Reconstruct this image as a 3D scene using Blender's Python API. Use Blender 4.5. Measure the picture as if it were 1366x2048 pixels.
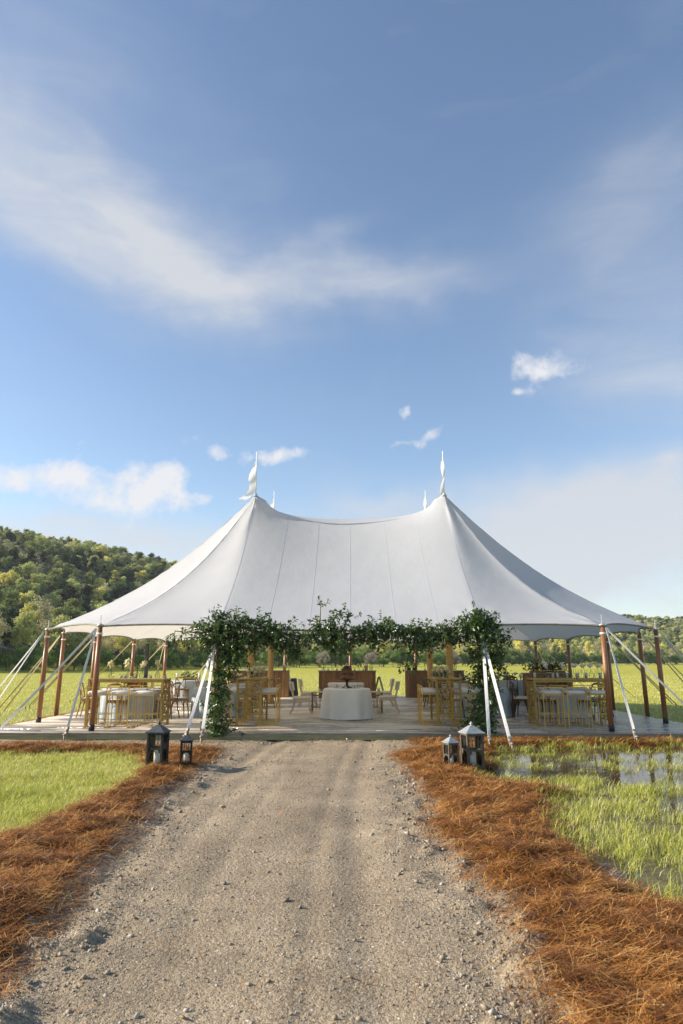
import bpy, math, random
import numpy as np
from mathutils import Vector, Matrix
for o in list(bpy.data.objects): bpy.data.objects.remove(o)
SC = bpy.context.scene
COL = SC.collection
R = math.radians
rnd = random.Random(7)
rng = np.random.default_rng(11)

# ------------------------------------------------------------------ camera
F = 1365.33; YAW = math.atan(17/F); CAMH = 1.6; PITCH = math.atan((1322-1024)/F)
cam = bpy.data.cameras.new('camera'); cam_o = bpy.data.objects.new('camera', cam); COL.objects.link(cam_o)
cam.lens = 24; cam.sensor_width = 36; cam.sensor_fit = 'AUTO'; cam.clip_end = 6000; cam.clip_start = .05
cam_o.location = (0, 0, CAMH); cam_o.rotation_euler = (math.pi/2+PITCH, 0, YAW)
cam.dof.use_dof = True; cam.dof.focus_distance = 15.5; cam.dof.aperture_fstop = 4.0
SC.camera = cam_o

def ray(x, y):
    a = (x-683)/F; b = (1024-y)/F
    fy = math.cos(PITCH)-b*math.sin(PITCH); fz = math.sin(PITCH)+b*math.cos(PITCH)
    return (a*math.cos(YAW)-fy*math.sin(YAW), a*math.sin(YAW)+fy*math.cos(YAW), fz)
def gp(x, y, z=0.0):            # photograph pixel -> point on the horizontal surface at height z
    X, Y, Z = ray(x, y); t = (z-CAMH)/Z
    return Vector((X*t, Y*t, z))
def azel(x, y):
    X, Y, Z = ray(x, y); n = math.sqrt(X*X+Y*Y+Z*Z)
    return math.atan2(X, Y), math.asin(Z/n)

# ------------------------------------------------------------------ sun, sky, exposure
SUN_EL = R(26); SUN_AZ = math.atan2(-1.0, -.02)      # clockwise from +Y, where the sun stands
to_sun = Vector((math.sin(SUN_AZ)*math.cos(SUN_EL), math.cos(SUN_AZ)*math.cos(SUN_EL), math.sin(SUN_EL)))
sl = bpy.data.lights.new('sun', 'SUN'); sl.energy = 5.0; sl.angle = R(.53); sl.color = (1, .90, .75)
so = bpy.data.objects.new('sun', sl); COL.objects.link(so); so.location = to_sun*60
so.rotation_euler = to_sun.to_track_quat('Z', 'Y').to_euler()

W = bpy.data.worlds.new('World'); SC.world = W; W.use_nodes = True
W.cycles.sampling_method = 'MANUAL'; W.cycles.sample_map_resolution = 512
def build_world():
    nt = W.node_tree; N = nt.nodes; L = nt.links; N.clear()
    def node(t, **k):
        n = N.new(t)
        for a, v in k.items(): setattr(n, a, v)
        return n
    def m(op, a, b=None, c=None, clamp=False):
        n = node('ShaderNodeMath', operation=op); n.use_clamp = clamp
        for i, v in enumerate((a, b, c)):
            if v is None: continue
            if isinstance(v, (int, float)): n.inputs[i].default_value = v
            else: L.new(v, n.inputs[i])
        return n.outputs[0]
    sky = node('ShaderNodeTexSky', sky_type='NISHITA'); sky.sun_disc = False
    sky.sun_elevation = SUN_EL; sky.sun_rotation = SUN_AZ
    sky.air_density = 1.0; sky.dust_density = .45; sky.ozone_density = 1.6; sky.altitude = 100
    tc = node('ShaderNodeTexCoord'); gen = tc.outputs['Generated']
    sp = node('ShaderNodeSeparateXYZ'); L.new(gen, sp.inputs[0])
    X, Y, Z = sp.outputs
    az = m('ARCTAN2', X, Y); el = m('ARCSINE', Z)
    # warp of the cloud outlines
    nz = node('ShaderNodeTexNoise'); nz.inputs['Scale'].default_value = 9; nz.inputs['Detail'].default_value = 6
    nz.inputs['Roughness'].default_value = .58; L.new(gen, nz.inputs['Vector'])
    wsp = node('ShaderNodeSeparateXYZ'); L.new(nz.outputs['Color'], wsp.inputs[0])
    azw = m('ADD', az, m('MULTIPLY', m('SUBTRACT', wsp.outputs[0], .5), .11))
    elw = m('ADD', el, m('MULTIPLY', m('SUBTRACT', wsp.outputs[1], .5), .085))
    def comb(a_, e_):
        n = node('ShaderNodeCombineXYZ'); L.new(a_, n.inputs[0]); L.new(e_, n.inputs[1]); return n.outputs[0]
    cz = lambda k, i: m('MULTIPLY', m('SUBTRACT', k, .5), i)
    fine = node('ShaderNodeTexNoise'); fine.inputs['Scale'].default_value = 30; fine.inputs['Detail'].default_value = 5; L.new(gen, fine.inputs['Vector'])
    fsp = node('ShaderNodeSeparateXYZ'); L.new(fine.outputs['Color'], fsp.inputs[0])
    soft = comb(azw, elw); puff = comb(m('ADD', az, cz(fsp.outputs[0], .03)), m('ADD', el, cz(fsp.outputs[1], .03)))
    def blob(base, px, py, hw, hh, ang, op):
        a0, e0 = azel(px, py); k = 1/F
        mp = node('ShaderNodeMapping', vector_type='TEXTURE'); mp.inputs['Location'].default_value = (a0, e0, 0)
        mp.inputs['Rotation'].default_value = (0, 0, -ang); mp.inputs['Scale'].default_value = (hw*k/math.cos(e0), hh*k, 1); L.new(base, mp.inputs[0])
        d = node('ShaderNodeVectorMath', operation='DOT_PRODUCT'); L.new(mp.outputs[0], d.inputs[0]); L.new(mp.outputs[0], d.inputs[1])
        return m('POWER', .3679, d.outputs['Value']), op
    def total(lst, base=soft):
        t = None
        for b in lst:
            q, op = blob(base, *b); t = m('MULTIPLY', q, op) if t is None else m('MULTIPLY_ADD', q, op, t)
        return t
    # high thin streaks (px, py, half width, half height, slope down to the right, strength)
    cirrus = total([(-40, 290, 150, 85, R(28), .50), (90, 355, 150, 85, R(32), .50), (215, 425, 140, 80, R(34), .46), (330, 505, 140, 72, R(34), .50), (440, 575, 140, 56, R(16), .56),
                    (570, 570, 150, 48, R(-4), .50), (710, 556, 150, 46, R(0), .42), (860, 560, 150, 40, R(4), .30), (640, 480, 90, 18, R(-24), .22), (470, 480, 220, 36, R(6), .16), (120, 480, 220, 60, R(14), .26),
                    (1310, 600, 170, 190, R(40), .4), (1240, 370, 190, 60, R(-18), .2), (1330, 760, 190, 60, R(12), .34), (200, 160, 330, 120, R(20), .14)])
    low = total([(1190, 1000, 330, 62, R(-3), 1.1), (1230, 1075, 400, 70, R(0), .85), (760, 1010, 130, 26, R(-4), .5),
                 (150, 1070, 400, 42, R(4), .85), (1110, 1165, 420, 70, R(0), .75), (600, 1130, 900, 70, 0, .3),
                 (1330, 925, 60, 26, R(-25), .5)])
    cumul = total([(35, 958, 95, 34, R(-8), 1.0), (140, 942, 50, 22, R(-10), .8), (255, 990, 112, 48, R(-8), 1.2), (335, 965, 46, 46, R(-60), .7),
                   (165, 888, 22, 12, 0, .8), (425, 900, 48, 17, R(20), .9), (512, 905, 30, 20, 0, .7), (565, 913, 46, 17, R(-18), 1.1),
                   (1085, 742, 66, 24, R(-4), 1.15), (1045, 720, 22, 18, 0, .6), (1042, 788, 24, 10, 0, .75), (812, 825, 18, 13, 0, .9),
                   (855, 872, 40, 15, R(-24), 1.0), (905, 848, 18, 9, 0, .45), (415, 1000, 34, 10, 0, .7), (800, 892, 22, 7, 0, .5), (428, 832, 14, 6, 0, .45)], puff)
    # fibres: noise stretched along the streaks
    mp = node('ShaderNodeMapping'); mp.inputs['Scale'].default_value = (2.2, 2.2, 7.5); mp.inputs['Rotation'].default_value = (0, R(24), 0)
    L.new(gen, mp.inputs['Vector'])
    n2 = node('ShaderNodeTexNoise'); n2.inputs['Scale'].default_value = 2.6; n2.inputs['Detail'].default_value = 7
    n2.inputs['Roughness'].default_value = .56; n2.inputs['Distortion'].default_value = .5; L.new(mp.outputs[0], n2.inputs['Vector'])
    n3 = node('ShaderNodeTexNoise'); n3.inputs['Scale'].default_value = 34; n3.inputs['Detail'].default_value = 7
    n3.inputs['Roughness'].default_value = .6; L.new(gen, n3.inputs['Vector'])
    fib = m('MULTIPLY', m('SUBTRACT', n2.outputs[0], .22), 1.9, clamp=True)
    ci = m('MULTIPLY', cirrus, m('ADD', m('MULTIPLY', fib, .7), .3))
    lo = m('MULTIPLY', low, m('ADD', m('MULTIPLY', fib, .55), .45))
    cu = m('MULTIPLY', m('SUBTRACT', m('ADD', cumul, m('MULTIPLY', m('SUBTRACT', n3.outputs[0], .5), 2.6)), .40), 1.15, clamp=True)
    cu = m('MULTIPLY', m('MULTIPLY', cu, m('MULTIPLY', cumul, 1.7, clamp=True)), .92)
    # the same thin veil everywhere, in view or not
    veil = m('MULTIPLY', m('SUBTRACT', n2.outputs[0], .53), .28, clamp=True)
    hz = m('MULTIPLY', m('POWER', m('SUBTRACT', 1, m('ABSOLUTE', Z), clamp=True), 9), .10)
    thin = m('ADD', m('ADD', ci, lo), m('ADD', veil, hz))
    thin = m('MINIMUM', thin, .86)
    mix1 = node('ShaderNodeMixRGB'); L.new(thin, mix1.inputs[0])
    hs = node('ShaderNodeHueSaturation'); hs.inputs['Saturation'].default_value = SKY_SAT; hs.inputs['Value'].default_value = SKY_VAL
    L.new(sky.outputs[0], hs.inputs['Color'])
    L.new(hs.outputs[0], mix1.inputs[1])
    mix1.inputs[2].default_value = (CL1[0]/BGS, CL1[1]/BGS, CL1[2]/BGS, 1)
    mix2 = node('ShaderNodeMixRGB'); L.new(cu, mix2.inputs[0]); L.new(mix1.outputs[0], mix2.inputs[1])
    mix2.inputs[2].default_value = (CL2[0]/BGS, CL2[1]/BGS, CL2[2]/BGS, 1)
    bg = node('ShaderNodeBackground'); bg.inputs['Strength'].default_value = BGS
    L.new(mix2.outputs[0], bg.inputs['Color'])
    out = node('ShaderNodeOutputWorld'); L.new(bg.outputs[0], out.inputs['Surface'])
BGS = .1; SKY_SAT = 1.0; SKY_VAL = 1.17
CL1 = (.415, .425, .445); CL2 = (.51, .51, .525)
build_world()
vs = SC.view_settings
SC.display_settings.display_device = 'sRGB'
vs.view_transform = 'Standard'; vs.look = 'None'; vs.gamma = 1; vs.use_curve_mapping = False
vs.exposure = .78
SC.render.engine = 'CYCLES'
SC.cycles.use_denoising = True
SC.cycles.max_bounces = 7; SC.cycles.diffuse_bounces = 3; SC.cycles.glossy_bounces = 3; SC.cycles.transmission_bounces = 4
SC.cycles.transparent_max_bounces = 12; SC.cycles.caustics_reflective = False; SC.cycles.caustics_refractive = False

# ------------------------------------------------------------------ helpers
def tag(o, label=None, cat=None, group=None, kind=None):
    if label: o['label'] = label
    if cat: o['category'] = cat
    if group: o['group'] = group
    if kind: o['kind'] = kind
    return o
def empty(name, loc=(0, 0, 0), rz=0.0, parent=None):
    o = bpy.data.objects.new(name, None); COL.objects.link(o); o.location = loc; o.rotation_euler = (0, 0, rz)
    o.empty_display_size = .1
    if parent: o.parent = parent
    return o
def copy_tree(o, parent=None):
    c = o.copy(); COL.objects.link(c)
    if parent: c.parent = parent
    for ch in o.children: copy_tree(ch, c)
    return c
class MB:
    def __init__(s): s.v = []; s.f = []; s.m = []; s.mi = 0
    def add(s, vs_, fs):
        b = len(s.v); s.v += [tuple(q) for q in vs_]
        for f in fs: s.f.append(tuple(b+i for i in f)); s.m.append(s.mi)
    def box(s, c, d, rot=None, bev=0):
        hx, hy, hz = d[0]/2, d[1]/2, d[2]/2
        if bev and min(hx, hy, hz) > bev:
            p = []
            for sx in (-1, 1):
                for sy in (-1, 1):
                    for sz in (-1, 1):
                        p += [(sx*(hx-bev), sy*(hy-bev), sz*hz), (sx*(hx-bev), sy*hy, sz*(hz-bev)), (sx*hx, sy*(hy-bev), sz*(hz-bev))]
            import bmesh
            bm = bmesh.new()
            for q in p: bm.verts.new(q)
            r = bmesh.ops.convex_hull(bm, input=bm.verts)
            bm.verts.index_update()
            p = [v.co.copy() for v in bm.verts]; fs = [[v.index for v in f.verts] for f in bm.faces]; bm.free()
        else:
            p = [(-hx, -hy, -hz), (hx, -hy, -hz), (hx, hy, -hz), (-hx, hy, -hz), (-hx, -hy, hz), (hx, -hy, hz), (hx, hy, hz), (-hx, hy, hz)]
            fs = [(3, 2, 1, 0), (4, 5, 6, 7), (0, 1, 5, 4), (1, 2, 6, 5), (2, 3, 7, 6), (3, 0, 4, 7)]
        c = Vector(c)
        s.add([(rot @ Vector(q) if rot else Vector(q))+c for q in p], fs)
    def bar(s, p0, p1, w, h, up=(0, 0, 1)):
        p0, p1 = Vector(p0), Vector(p1); d = (p1-p0); L = d.length; d.normalize(); u = Vector(up)
        if abs(d.dot(u)) > .98: u = Vector((0, 1, 0))
        x = d.cross(u).normalized(); z = x.cross(d).normalized()
        m = Matrix((x, d, z)).transposed()
        s.box((p0+p1)/2, (w, L, h), m)
    def tube(s, pts, rad, n=8, cap=True):
        pts = [Vector(p) for p in pts]
        if not hasattr(rad, '__len__'): rad = [rad]*len(pts)
        vs_ = []; prev = None
        for i, p in enumerate(pts):
            t = (pts[min(i+1, len(pts)-1)]-pts[max(i-1, 0)]).normalized()
            if prev is None: prev = t.orthogonal().normalized()
            x = (prev-t*prev.dot(t)).normalized(); prev = x; y = t.cross(x)
            for k in range(n):
                a = 2*math.pi*k/n; vs_.append(p+(x*math.cos(a)+y*math.sin(a))*rad[i])
        fs = []
        for i in range(len(pts)-1):
            for k in range(n): fs.append((i*n+k, i*n+(k+1) % n, (i+1)*n+(k+1) % n, (i+1)*n+k))
        if cap: fs.append(tuple(range(n-1, -1, -1))); fs.append(tuple((len(pts)-1)*n+k for k in range(n)))
        s.add(vs_, fs)
    def lathe(s, prof, n=20, c=(0, 0, 0), cap=True):
        vs_ = [(c[0]+r*math.cos(2*math.pi*k/n), c[1]+r*math.sin(2*math.pi*k/n), c[2]+z) for r, z in prof for k in range(n)]
        fs = [(i*n+k, i*n+(k+1) % n, (i+1)*n+(k+1) % n, (i+1)*n+k) for i in range(len(prof)-1) for k in range(n)]
        if cap: fs.append(tuple(range(n-1, -1, -1))); fs.append(tuple((len(prof)-1)*n+k for k in range(n)))
        s.add(vs_, fs)
    def ball(s, c, r, n=8, sq=(1, 1, 1), jit=0):
        vs_ = [(c[0], c[1], c[2]-r*sq[2])]; fs = []
        rings = max(3, n//2)
        for i in range(1, rings):
            ph = -math.pi/2+math.pi*i/rings
            for k in range(n):
                a = 2*math.pi*k/n; j = 1+rnd.uniform(-jit, jit)
                vs_.append((c[0]+r*sq[0]*j*math.cos(ph)*math.cos(a), c[1]+r*sq[1]*j*math.cos(ph)*math.sin(a), c[2]+r*sq[2]*j*math.sin(ph)))
        vs_.append((c[0], c[1], c[2]+r*sq[2])); T = len(vs_)-1
        for k in range(n):
            fs.append((0, 1+(k+1) % n, 1+k)); b = 1+(rings-2)*n; fs.append((b+k, b+(k+1) % n, T))
            for i in range(rings-2):
                a = 1+i*n; fs.append((a+k, a+(k+1) % n, a+n+(k+1) % n, a+n+k))
        s.add(vs_, fs)
    def leaf(s, c, d, nrm, L, w):
        d = Vector(d).normalized(); x = d.cross(Vector(nrm))
        if x.length < 1e-4: x = d.orthogonal()
        x.normalize(); z = x.cross(d); c = Vector(c)
        s.add([c, c+d*L*.5+x*w*.5+z*w*.12, c+d*L-z*L*.1, c+d*L*.5-x*w*.5+z*w*.12], [(0, 1, 2), (0, 2, 3)])
    def mesh(s, name, mats, smooth=False):
        me = bpy.data.meshes.new(name); me.from_pydata(s.v, [], s.f)
        if not isinstance(mats, (list, tuple)): mats = [mats]
        for q in mats: me.materials.append(q)
        if len(mats) > 1: me.polygons.foreach_set('material_index', s.m)
        if smooth: me.polygons.foreach_set('use_smooth', [True]*len(s.f))
        me.update(); return me
    def build(s, name, mats, parent=None, smooth=False, auto=None):
        me = s.mesh(name, mats, smooth)
        o = bpy.data.objects.new(name, me); COL.objects.link(o)
        if parent: o.parent = parent
        if auto: me.set_sharp_from_angle(angle=R(auto))
        return o
def np_mesh(name, V, faces, mats, attrs=None, smooth=False, parent=None, matidx=None):
    """V (n,3) array; faces (k,3|4) array"""
    me = bpy.data.meshes.new(name); V = np.asarray(V, np.float32); faces = np.asarray(faces, np.int32)
    k = faces.shape[1]; nf = len(faces)
    me.vertices.add(len(V)); me.vertices.foreach_set('co', V.ravel())
    me.loops.add(nf*k); me.loops.foreach_set('vertex_index', faces.ravel())
    me.polygons.add(nf); me.polygons.foreach_set('loop_start', np.arange(nf, dtype=np.int32)*k)
    if not isinstance(mats, (list, tuple)): mats = [mats]
    for q in mats: me.materials.append(q)
    if matidx is not None: me.polygons.foreach_set('material_index', np.asarray(matidx, np.int32))
    if smooth: me.polygons.foreach_set('use_smooth', np.ones(nf, bool))
    for n, a in (attrs or {}).items():
        at_ = me.attributes.new(n, 'FLOAT', 'POINT'); at_.data.foreach_set('value', np.asarray(a, np.float32))
    me.update(calc_edges=True); me.validate()
    o = bpy.data.objects.new(name, me); COL.objects.link(o)
    if parent: o.parent = parent
    return o
# lattice noise for arrays
_lat = rng.random((256, 256)).astype(np.float32)
def vnoise(x, y, s=1.0, ox=0.0):
    x = np.asarray(x)*s+ox+100; y = np.asarray(y)*s+ox*1.7+100
    xi = np.floor(x).astype(int); yi = np.floor(y).astype(int); fx = x-xi; fy = y-yi
    fx = fx*fx*(3-2*fx); fy = fy*fy*(3-2*fy)
    g = lambda a, b: _lat[a & 255, b & 255]
    return (g(xi, yi)*(1-fx)+g(xi+1, yi)*fx)*(1-fy)+(g(xi, yi+1)*(1-fx)+g(xi+1, yi+1)*fx)*fy
def fbm(x, y, s, o=4, ox=0.0):
    t = 0; a = .5; n = 0
    for i in range(o): t = t+a*vnoise(x, y, s*2**i, ox+i*13.3); n += a; a *= .55
    return t/n
def inside(poly, X, Y):
    r = np.zeros(np.shape(X), bool); n = len(poly)
    for i in range(n):
        x0, y0 = poly[i][0], poly[i][1]; x1, y1 = poly[(i+1) % n][0], poly[(i+1) % n][1]
        if y0 == y1: continue
        c = ((y0 > Y) != (y1 > Y)) & (X < (x1-x0)*(Y-y0)/(y1-y0)+x0); r ^= c
    return r

# ------------------------------------------------------------------ materials
def mat(name, c1, c2=None, scale=6, rough=.6, bump=0, bscale=None, metal=0, detail=4, rand=0, stretch=None, attr=None, spec=.5,
        rough2=None, trans=0, sheen=0, ramp=(.35, .65), bdist=.02, attr_cols=None, coord='Object'):
    m_ = bpy.data.materials.new(name); m_.use_nodes = True; nt = m_.node_tree; N = nt.nodes; L = nt.links
    b = N['Principled BSDF']; b.inputs['Roughness'].default_value = rough; b.inputs['Metallic'].default_value = metal
    b.inputs['Specular IOR Level'].default_value = spec
    tc = N.new('ShaderNodeTexCoord'); vec = tc.outputs[coord]
    if stretch:
        mp = N.new('ShaderNodeMapping'); mp.inputs['Scale'].default_value = stretch; L.new(vec, mp.inputs[0]); vec = mp.outputs[0]
    nz = N.new('ShaderNodeTexNoise'); nz.inputs['Scale'].default_value = scale; nz.inputs['Detail'].default_value = detail
    nz.inputs['Roughness'].default_value = .62; L.new(vec, nz.inputs['Vector'])
    cr = N.new('ShaderNodeValToRGB'); cr.color_ramp.elements[0].position = ramp[0]; cr.color_ramp.elements[1].position = ramp[1]
    cr.color_ramp.elements[0].color = (*c1, 1); cr.color_ramp.elements[1].color = (*(c2 or c1), 1)
    L.new(nz.outputs[0], cr.inputs[0]); col = cr.outputs[0]
    if attr:
        an = N.new('ShaderNodeAttribute'); an.attribute_name = attr
        if attr_cols:
            c3 = N.new('ShaderNodeValToRGB'); e = c3.color_ramp.elements
            for i, q in enumerate(attr_cols):
                p = i/(len(attr_cols)-1)
                if i == 0: e[0].position = 0; e[0].color = (*q, 1)
                elif i == len(attr_cols)-1: e[-1].position = 1; e[-1].color = (*q, 1)
                else: z = e.new(p); z.color = (*q, 1)
            L.new(an.outputs['Fac'], c3.inputs[0])
            mx = N.new('ShaderNodeMixRGB'); mx.blend_type = 'MIX'; mx.inputs[0].default_value = .8; L.new(col, mx.inputs[1]); L.new(c3.outputs[0], mx.inputs[2]); col = mx.outputs[0]
        else:
            mr = N.new('ShaderNodeMapRange'); mr.inputs[3].default_value = .72; mr.inputs[4].default_value = 1.25; L.new(an.outputs['Fac'], mr.inputs[0])
            mx = N.new('ShaderNodeVectorMath'); mx.operation = 'SCALE'; L.new(col, mx.inputs[0]); L.new(mr.outputs[0], mx.inputs['Scale']); col = mx.outputs[0]
    if rand:
        oi = N.new('ShaderNodeObjectInfo'); mr = N.new('ShaderNodeMapRange'); mr.inputs[3].default_value = 1-rand; mr.inputs[4].default_value = 1+rand
        L.new(oi.outputs['Random'], mr.inputs[0]); mx = N.new('ShaderNodeVectorMath'); mx.operation = 'SCALE'
        L.new(col, mx.inputs[0]); L.new(mr.outputs[0], mx.inputs['Scale']); col = mx.outputs[0]
    L.new(col, b.inputs['Base Color'])
    if rough2 is not None:
        mr = N.new('ShaderNodeMapRange'); mr.inputs[1].default_value = .35; mr.inputs[2].default_value = .65; mr.inputs[3].default_value = rough; mr.inputs[4].default_value = rough2
        L.new(nz.outputs[0], mr.inputs[0]); L.new(mr.outputs[0], b.inputs['Roughness'])
    if bump:
        n2 = N.new('ShaderNodeTexNoise'); n2.inputs['Scale'].default_value = bscale or scale*6; n2.inputs['Detail'].default_value = 5; L.new(vec, n2.inputs['Vector'])
        bp = N.new('ShaderNodeBump'); bp.inputs['Strength'].default_value = bump; bp.inputs['Distance'].default_value = bdist
        L.new(n2.outputs[0], bp.inputs['Height']); L.new(bp.outputs[0], b.inputs['Normal'])
    if trans:
        tr = N.new('ShaderNodeBsdfTranslucent'); L.new(col, tr.inputs['Color'])
        ms = N.new('ShaderNodeMixShader'); ms.inputs[0].default_value = trans
        L.new(b.outputs[0], ms.inputs[1]); L.new(tr.outputs[0], ms.inputs[2]); L.new(ms.outputs[0], N['Material Output'].inputs['Surface'])
    m_['p'] = 1
    return m_
M = {}
M['pole'] = mat('varnished_pole', (.19, .075, .028), (.31, .135, .052), 3, .38, .15, 30, stretch=(8, 8, .7), rand=.12)
M['white_metal'] = mat('galvanised', (.5, .5, .5), (.62, .62, .6), 20, .45, metal=.6)
M['rope'] = mat('jute_rope', (.46, .28, .10), (.66, .44, .19), 30, .85, .5, 120)
M['band'] = mat('white_band', (.75, .74, .72), (.82, .81, .8), 10, .6)
M['strap'] = mat('white_webbing', (.62, .60, .56), (.74, .73, .7), 40, .75, .4, 160, stretch=(1, 1, 1))
M['tan_strap'] = mat('tan_webbing', (.42, .33, .2), (.55, .44, .28), 40, .8, .4, 160)
M['steel'] = mat('rusty_steel', (.20, .16, .12), (.36, .31, .25), 25, .6, .3, 80, metal=.4)
M['gold'] = mat('brushed_gold', (.62, .37, .06), (.72, .46, .10), 15, .38, metal=.55, rand=.06)
M['gold_old'] = mat('antique_gold', (.30, .19, .045), (.44, .30, .09), 18, .42, .1, 60, metal=.45, rand=.05)
M['cushion'] = mat('ivory_cushion', (.66, .60, .55), (.74, .69, .64), 12, .9, .3, 200, rand=.04)
M['cream'] = mat('cream_linen', (.62, .55, .43), (.72, .65, .52), 14, .9, .3, 220, rand=.04)
M['cream_wood'] = mat('limed_wood', (.52, .42, .29), (.66, .56, .41), 8, .6, .2, 60, stretch=(6, 6, .8), rand=.05)
M['bent'] = mat('bentwood_brown', (.20, .095, .038), (.34, .18, .075), 9, .5, .2, 50, stretch=(5, 5, .8), rand=.16)
M['bent_dark'] = mat('bentwood_dark', (.055, .03, .018), (.11, .06, .032), 9, .45, .2, 50, stretch=(5, 5, .8), rand=.16)
M['rush'] = mat('chair_pad', (.55, .44, .33), (.68, .58, .47), 20, .95, .3, 160, rand=.08)
M['blue_cloth'] = mat('dusty_blue_linen', (.36, .42, .45), (.46, .52, .54), 5, .92, .25, 240, rand=.05, trans=.12)
M['white_cloth'] = mat('white_linen', (.80, .79, .75), (.86, .85, .81), 5, .92, .25, 240, trans=.12)
M['bar_wood'] = mat('cedar_slat', (.13, .065, .026), (.28, .15, .065), 5, .55, .25, 40, stretch=(9, 9, .6), rand=.3)
M['bar_top'] = mat('bar_top_wood', (.16, .12, .09), (.30, .25, .2), 6, .5, .2, 40, stretch=(.7, 8, 8))
M['black'] = mat('black_satin', (.012, .012, .013), (.025, .024, .024), 14, .5, .1, 60)
M['lan_black'] = mat('black_iron', (.008, .008, .008), (.016, .015, .014), 22, .7, .25, 90, rand=.1)
M['lan_brown'] = mat('weathered_wood', (.06, .045, .032), (.15, .12, .09), 16, .75, .35, 70, stretch=(5, 5, .8))
M['lan_roof_dark'] = mat('dark_tin_roof', (.05, .055, .065), (.10, .105, .115), 16, .5, .2, 50, metal=.3)
M['lan_roof'] = mat('zinc_roof', (.26, .28, .29), (.42, .44, .45), 12, .5, .25, 40, metal=.4)
M['wax'] = mat('candle_wax', (.80, .77, .70), (.86, .84, .78), 6, .5, trans=.2)
M['bloom'] = mat('white_petals', (.66, .64, .56), (.80, .79, .72), 40, .8, .5, 90, trans=.25)
M['bloom_cream'] = mat('cream_petals', (.70, .64, .36), (.80, .76, .52), 40, .8, .5, 90, trans=.25)
M['stem'] = mat('green_stem', (.05, .10, .025), (.09, .16, .04), 20, .6)
M['leaf'] = mat('garland_leaf', (.035, .07, .016), (.085, .14, .035), 3, .3, attr='v', attr_cols=[(.02, .042, .010), (.05, .095, .022), (.10, .155, .035), (.20, .25, .07)], trans=.25, spec=.5)
M['leaf_small'] = mat('bouquet_leaf', (.03, .065, .02), (.07, .12, .04), 9, .5, trans=.2)
M['twig'] = mat('brown_twig', (.08, .05, .03), (.13, .08, .05), 20, .8)
M['terracotta'] = mat('terracotta', (.42, .19, .08), (.52, .26, .12), 10, .8)
M['choc'] = mat('chocolate', (.035, .012, .006), (.06, .022, .01), 9, .3)
M['sponge'] = mat('caramel_cake', (.26, .11, .045), (.36, .17, .075), 12, .7, .4, 60)
M['grey_cloth'] = mat('charcoal_cloth', (.05, .05, .055), (.09, .09, .10), 8, .9, .2, 60)
M['red'] = mat('orange_red_plastic', (.62, .09, .02), (.7, .13, .03), 8, .45)
M['flag'] = mat('white_nylon', (.80, .80, .80), (.86, .86, .86), 6, .7, trans=.35)
def glass_mat():
    m_ = bpy.data.materials.new('thin_glass'); m_.use_nodes = True; nt = m_.node_tree; N = nt.nodes; L = nt.links; N.clear()
    t = N.new('ShaderNodeBsdfTransparent'); t.inputs[0].default_value = (.93, .95, .95, 1); g = N.new('ShaderNodeBsdfGlossy'); g.inputs['Roughness'].default_value = .03
    fr = N.new('ShaderNodeFresnel'); fr.inputs[0].default_value = 1.22; mx = N.new('ShaderNodeMixShader'); o = N.new('ShaderNodeOutputMaterial')
    L.new(fr.outputs[0], mx.inputs[0]); L.new(t.outputs[0], mx.inputs[1]); L.new(g.outputs[0], mx.inputs[2]); L.new(mx.outputs[0], o.inputs[0]); return m_
M['glass'] = glass_mat()

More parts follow.
